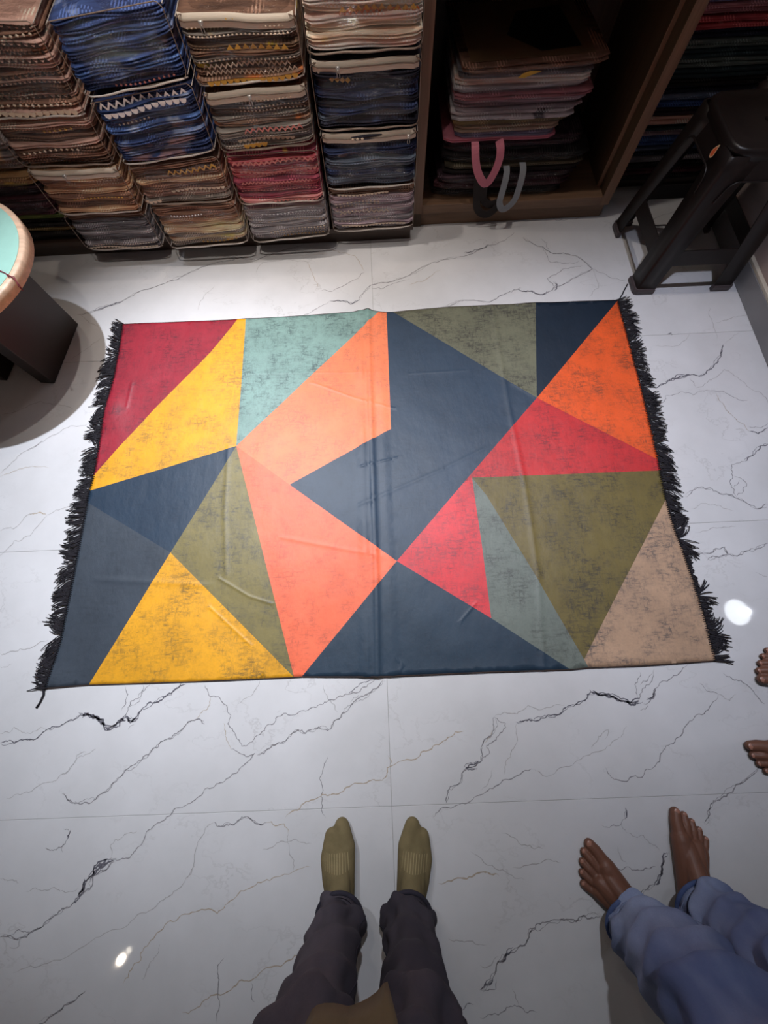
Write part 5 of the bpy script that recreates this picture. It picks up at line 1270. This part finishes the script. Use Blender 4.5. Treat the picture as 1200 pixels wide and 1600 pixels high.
M['shirt'] = plain('olive_brown_shirt', srgb(92, 78, 52), 0.85, 0.1, 60, 0.3)

def sock_mat():
    m, nt, p = new_mat('olive_sock_knit')
    f, _ = noise_fac(nt, coords(nt), 18, 0.3, 0.7, 3)
    col = mixc(nt, f, srgb(112, 100, 72), srgb(132, 118, 86))
    # ribbed band over the instep: pale lines in the knit
    tc = N(nt, 'ShaderNodeTexCoord')
    sp = N(nt, 'ShaderNodeSeparateXYZ'); nt.links.new(tc.outputs['Object'], sp.inputs[0])
    st_ = mathn(nt, 'SINE', mathn(nt, 'MULTIPLY', sp.outputs['X'], 2 * PI / .0072))
    mr = N(nt, 'ShaderNodeMapRange'); mr.inputs['From Min'].default_value = .35; mr.inputs['From Max'].default_value = .8
    nt.links.new(st_, mr.inputs['Value'])
    band = mathn(nt, 'MULTIPLY', mathn(nt, 'GREATER_THAN', sp.outputs['Y'], .078), mathn(nt, 'LESS_THAN', sp.outputs['Y'], .116))
    inner = mathn(nt, 'LESS_THAN', mathn(nt, 'ABSOLUTE', sp.outputs['X']), .034)
    fac = mathn(nt, 'MULTIPLY', mathn(nt, 'MULTIPLY', mr.outputs['Result'], band), mathn(nt, 'MULTIPLY', inner, .55))
    nt.links.new(mixc(nt, fac, col, srgb(176, 160, 120)), p.inputs['Base Color'])
    p.inputs['Roughness'].default_value = .9
    p.inputs['Specular IOR Level'].default_value = .15
    _, kn = noise_fac(nt, coords(nt, (1, 1, 1)), 300, 0, 1, 2)
    bump(nt, p, kn, .5, .0015)
    return m
M['sock'] = sock_mat()

# the person in socks
p1 = empty('person', (-0.03, -1.28, 0))
tag(p1, 'person in charcoal trousers and olive socks standing at the rug edge', 'person')
for ankle, direc, mir in (((-.121, -1.268), (-.075, 1), False), ((.062, -1.272), (.20, 1), True)):
    mb = MB()
    s = -1 if mir else 1
    fr = lambda x, y, z: Vector((x * s, y, z))
    capsule(mb, [fr(0, -.040, .036), fr(0, -.01, .040)], [.034, .036])
    capsule(mb, [fr(.004, -.03, .031), fr(.014, .06, .030), fr(.024, .120, .026), fr(.016, .166, .021)], [.030, .029, .0255, .0205])
    capsule(mb, [fr(-.006, -.03, .028), fr(-.022, .05, .024), fr(-.028, .096, .021), fr(-.015, .146, .020)], [.028, .025, .0215, .0195])
    capsule(mb, [fr(0, 0, .052), fr(-.004, .06, .036), fr(-.004, .120, .026), fr(.012, .168, .019)], [.034, .031, .0245, .017])
    capsule(mb, [fr(0, -.008, .085), fr(.004, .045, .058), fr(.008, .100, .034)], [.033, .028, .024])
    capsule(mb, [fr(.0, .105, .024), fr(.0, .140, .021)], [.022, .019])
    capsule(mb, [fr(0, -.014, .085), fr(0, -.016, .22)], [.040, .042])
    so = remeshed('sock', mb, M['sock'], None, .0035, 8)
    so.parent = p1
    so.matrix_parent_inverse = Matrix.Translation(-p1.location)
    so.location = (ankle[0], ankle[1], 0)
    so.rotation_euler.z = math.atan2(-direc[0], direc[1])
mb = MB()
r1, g1 = trouser_leg(mb, [(-.118, -1.277, .072, .058, .062), (-.117, -1.276, .10, .056, .061), (-.120, -1.272, .20, .057, .061), (-.126, -1.266, .32, .066, .068), (-.126, -1.256, .46, .078, .080), (-.115, -1.285, .64, .083, .088), (-.105, -1.32, .86, .098, .105)], 2.0, 1.2)
r2, g2 = trouser_leg(mb, [(.056, -1.280, .072, .058, .062), (.056, -1.278, .10, .056, .061), (.058, -1.272, .20, .057, .061), (.060, -1.264, .32, .062, .067), (.058, -1.254, .46, .072, .080), (.048, -1.285, .64, .080, .088), (.040, -1.32, .86, .094, .105)], 5.0, 1.2)
hips(mb, [(-.03, -1.325, .80, .15, .10), (-.03, -1.325, .90, .172, .118), (-.03, -1.32, 1.02, .165, .112), (-.03, -1.32, 1.06, .155, .105)])
tr = mb.build('trousers', M['trousers'], p1)
hem_roll(tr, g1[0], M['trousers_hem'], .0052); hem_roll(tr, g2[0], M['trousers_hem'], .0052)
seam(tr, g1, 2, M['trousers_hem'], .0014, 70); seam(tr, g2, 34, M['trousers_hem'], .0014, 70)
# long shirt: its front corner hangs between the legs
vs, fs = [], []
n, m = 140, 16
for i in range(m + 1):
    for k in range(n):
        a = 2 * PI * k / n
        x = -.03 + .190 * math.cos(a)
        y = -1.305 + .185 * math.sin(a) * (1 if math.sin(a) > 0 else .8)
        front = max(0, math.sin(a))
        if x < .022: zh = .545 + max(0, (.022 - x)) * .36
        else: zh = .545 + min(.2, (x - .022) * 6.0)
        zh = zh * min(1, front * 3) + .72 * (1 - min(1, front * 3))
        u = i / m
        z = zh + (1.08 - zh) * u
        vs.append((x + .004 * math.sin(a * 23), y + .010 * math.sin(a * 11 + u * 2) * (1 - u) + (.015 * (1 - u) if front > .5 else 0), z))
fs = [(i * n + k, i * n + (k + 1) % n, (i + 1) * n + (k + 1) % n, (i + 1) * n + k) for i in range(m) for k in range(n)]
sh = mesh_obj('shirt', vs, fs, M['shirt'], p1)
so = sh.modifiers.new('thickness', 'SOLIDIFY'); so.thickness = .002

# the barefoot person in jeans
p2 = empty('person', (.70, -1.30, 0))
tag(p2, 'barefoot person in blue jeans standing beside the person in socks', 'person')
fl = foot_frame((.648, -1.320), (-.64, .77), False)
fr_ = foot_frame((.806, -1.276), (.24, .97), True)
mb = MB()
bare_leg(mb, fl, (.585, -1.225, .48), (.60, -1.33, .86))
bare_leg(mb, fr_, (.765, -1.215, .48), (.77, -1.33, .86))
capsule(mb, [(.60, -1.33, .88), (.77, -1.33, .88)], [.09, .09], 18)
capsule(mb, [(.685, -1.33, .90), (.685, -1.33, 1.0)], [.11, .10], 18)
body = remeshed('body', mb, M['skin'], p2, .0024, 3)
nails((fl, fr_), p2)
mb = MB()
r1, g1 = trouser_leg(mb, [(.624, -1.308, .070, .072, .064), (.622, -1.305, .10, .071, .064), (.608, -1.282, .20, .078, .074), (.594, -1.255, .32, .088, .084), (.582, -1.235, .47, .092, .090), (.592, -1.28, .66, .096, .098), (.60, -1.325, .88, .108, .112)], 3.3, 1.3)
r2, g2 = trouser_leg(mb, [(.796, -1.284, .070, .064, .066), (.795, -1.282, .10, .063, .066), (.785, -1.262, .20, .068, .070), (.775, -1.242, .32, .080, .080), (.768, -1.225, .47, .088, .088), (.768, -1.275, .66, .094, .098), (.77, -1.325, .88, .106, .112)], 7.1, 1.3)
hips(mb, [(.685, -1.33, .82, .16, .11), (.685, -1.33, .92, .188, .13), (.685, -1.33, 1.04, .178, .122), (.685, -1.33, 1.08, .165, .115)])
tr = mb.build('jeans', M['denim'], p2)
for g in (g1, g2):
    hem_roll(tr, g[0], M['denim_hem'], .005)
    hem_roll(tr, [(p[0], p[1], p[2] + .012) for p in g[1]], M['stitch'], .0010, 'hem_stitch')
seam(tr, g1, 62, M['stitch'], .0012, 60); seam(tr, g2, 30, M['stitch'], .0012, 60); seam(tr, g2, 32, M['stitch'], .0012, 60)

# the person whose toes show past the end of the rug
p3 = empty('person', (1.33, -.87, 0))
tag(p3, 'barefoot person in dark trousers by the fringed corner of the rug, toes towards it', 'person')
fa = foot_frame((1.246, -.978), (-1, 0.0), False)
fb = foot_frame((1.338, -.736), (-1, 0.0), True)
mb = MB()
bare_leg(mb, fa, (1.24, -.968, .47), (1.36, -.94, .86))
bare_leg(mb, fb, (1.32, -.766, .47), (1.37, -.79, .86))
capsule(mb, [(1.36, -.94, .88), (1.37, -.79, .88)], [.085, .085], 18)
body = remeshed('body', mb, M['skin'], p3, .003, 3)
nails((fa, fb), p3)
mb = MB()
_, g1 = trouser_leg(mb, [(1.262, -.978, .075, .062, .060), (1.260, -.977, .11, .061, .060), (1.25, -.973, .25, .066, .064), (1.245, -.966, .46, .080, .078), (1.30, -.952, .66, .090, .088), (1.36, -.935, .88, .108, .098)], 1.1)
_, g2 = trouser_leg(mb, [(1.352, -.738, .075, .062, .060), (1.350, -.739, .11, .061, .060), (1.335, -.748, .25, .066, .064), (1.325, -.768, .46, .080, .078), (1.35, -.780, .66, .090, .088), (1.37, -.795, .88, .108, .098)], 4.4)
hips(mb, [(1.365, -.865, .82, .11, .15), (1.365, -.865, .92, .13, .18), (1.365, -.865, 1.05, .12, .17)])
tr = mb.build('trousers', M['dark_trousers'], p3)
hem_roll(tr, g1[0], M['dark_trousers'], .005); hem_roll(tr, g2[0], M['dark_trousers'], .005)
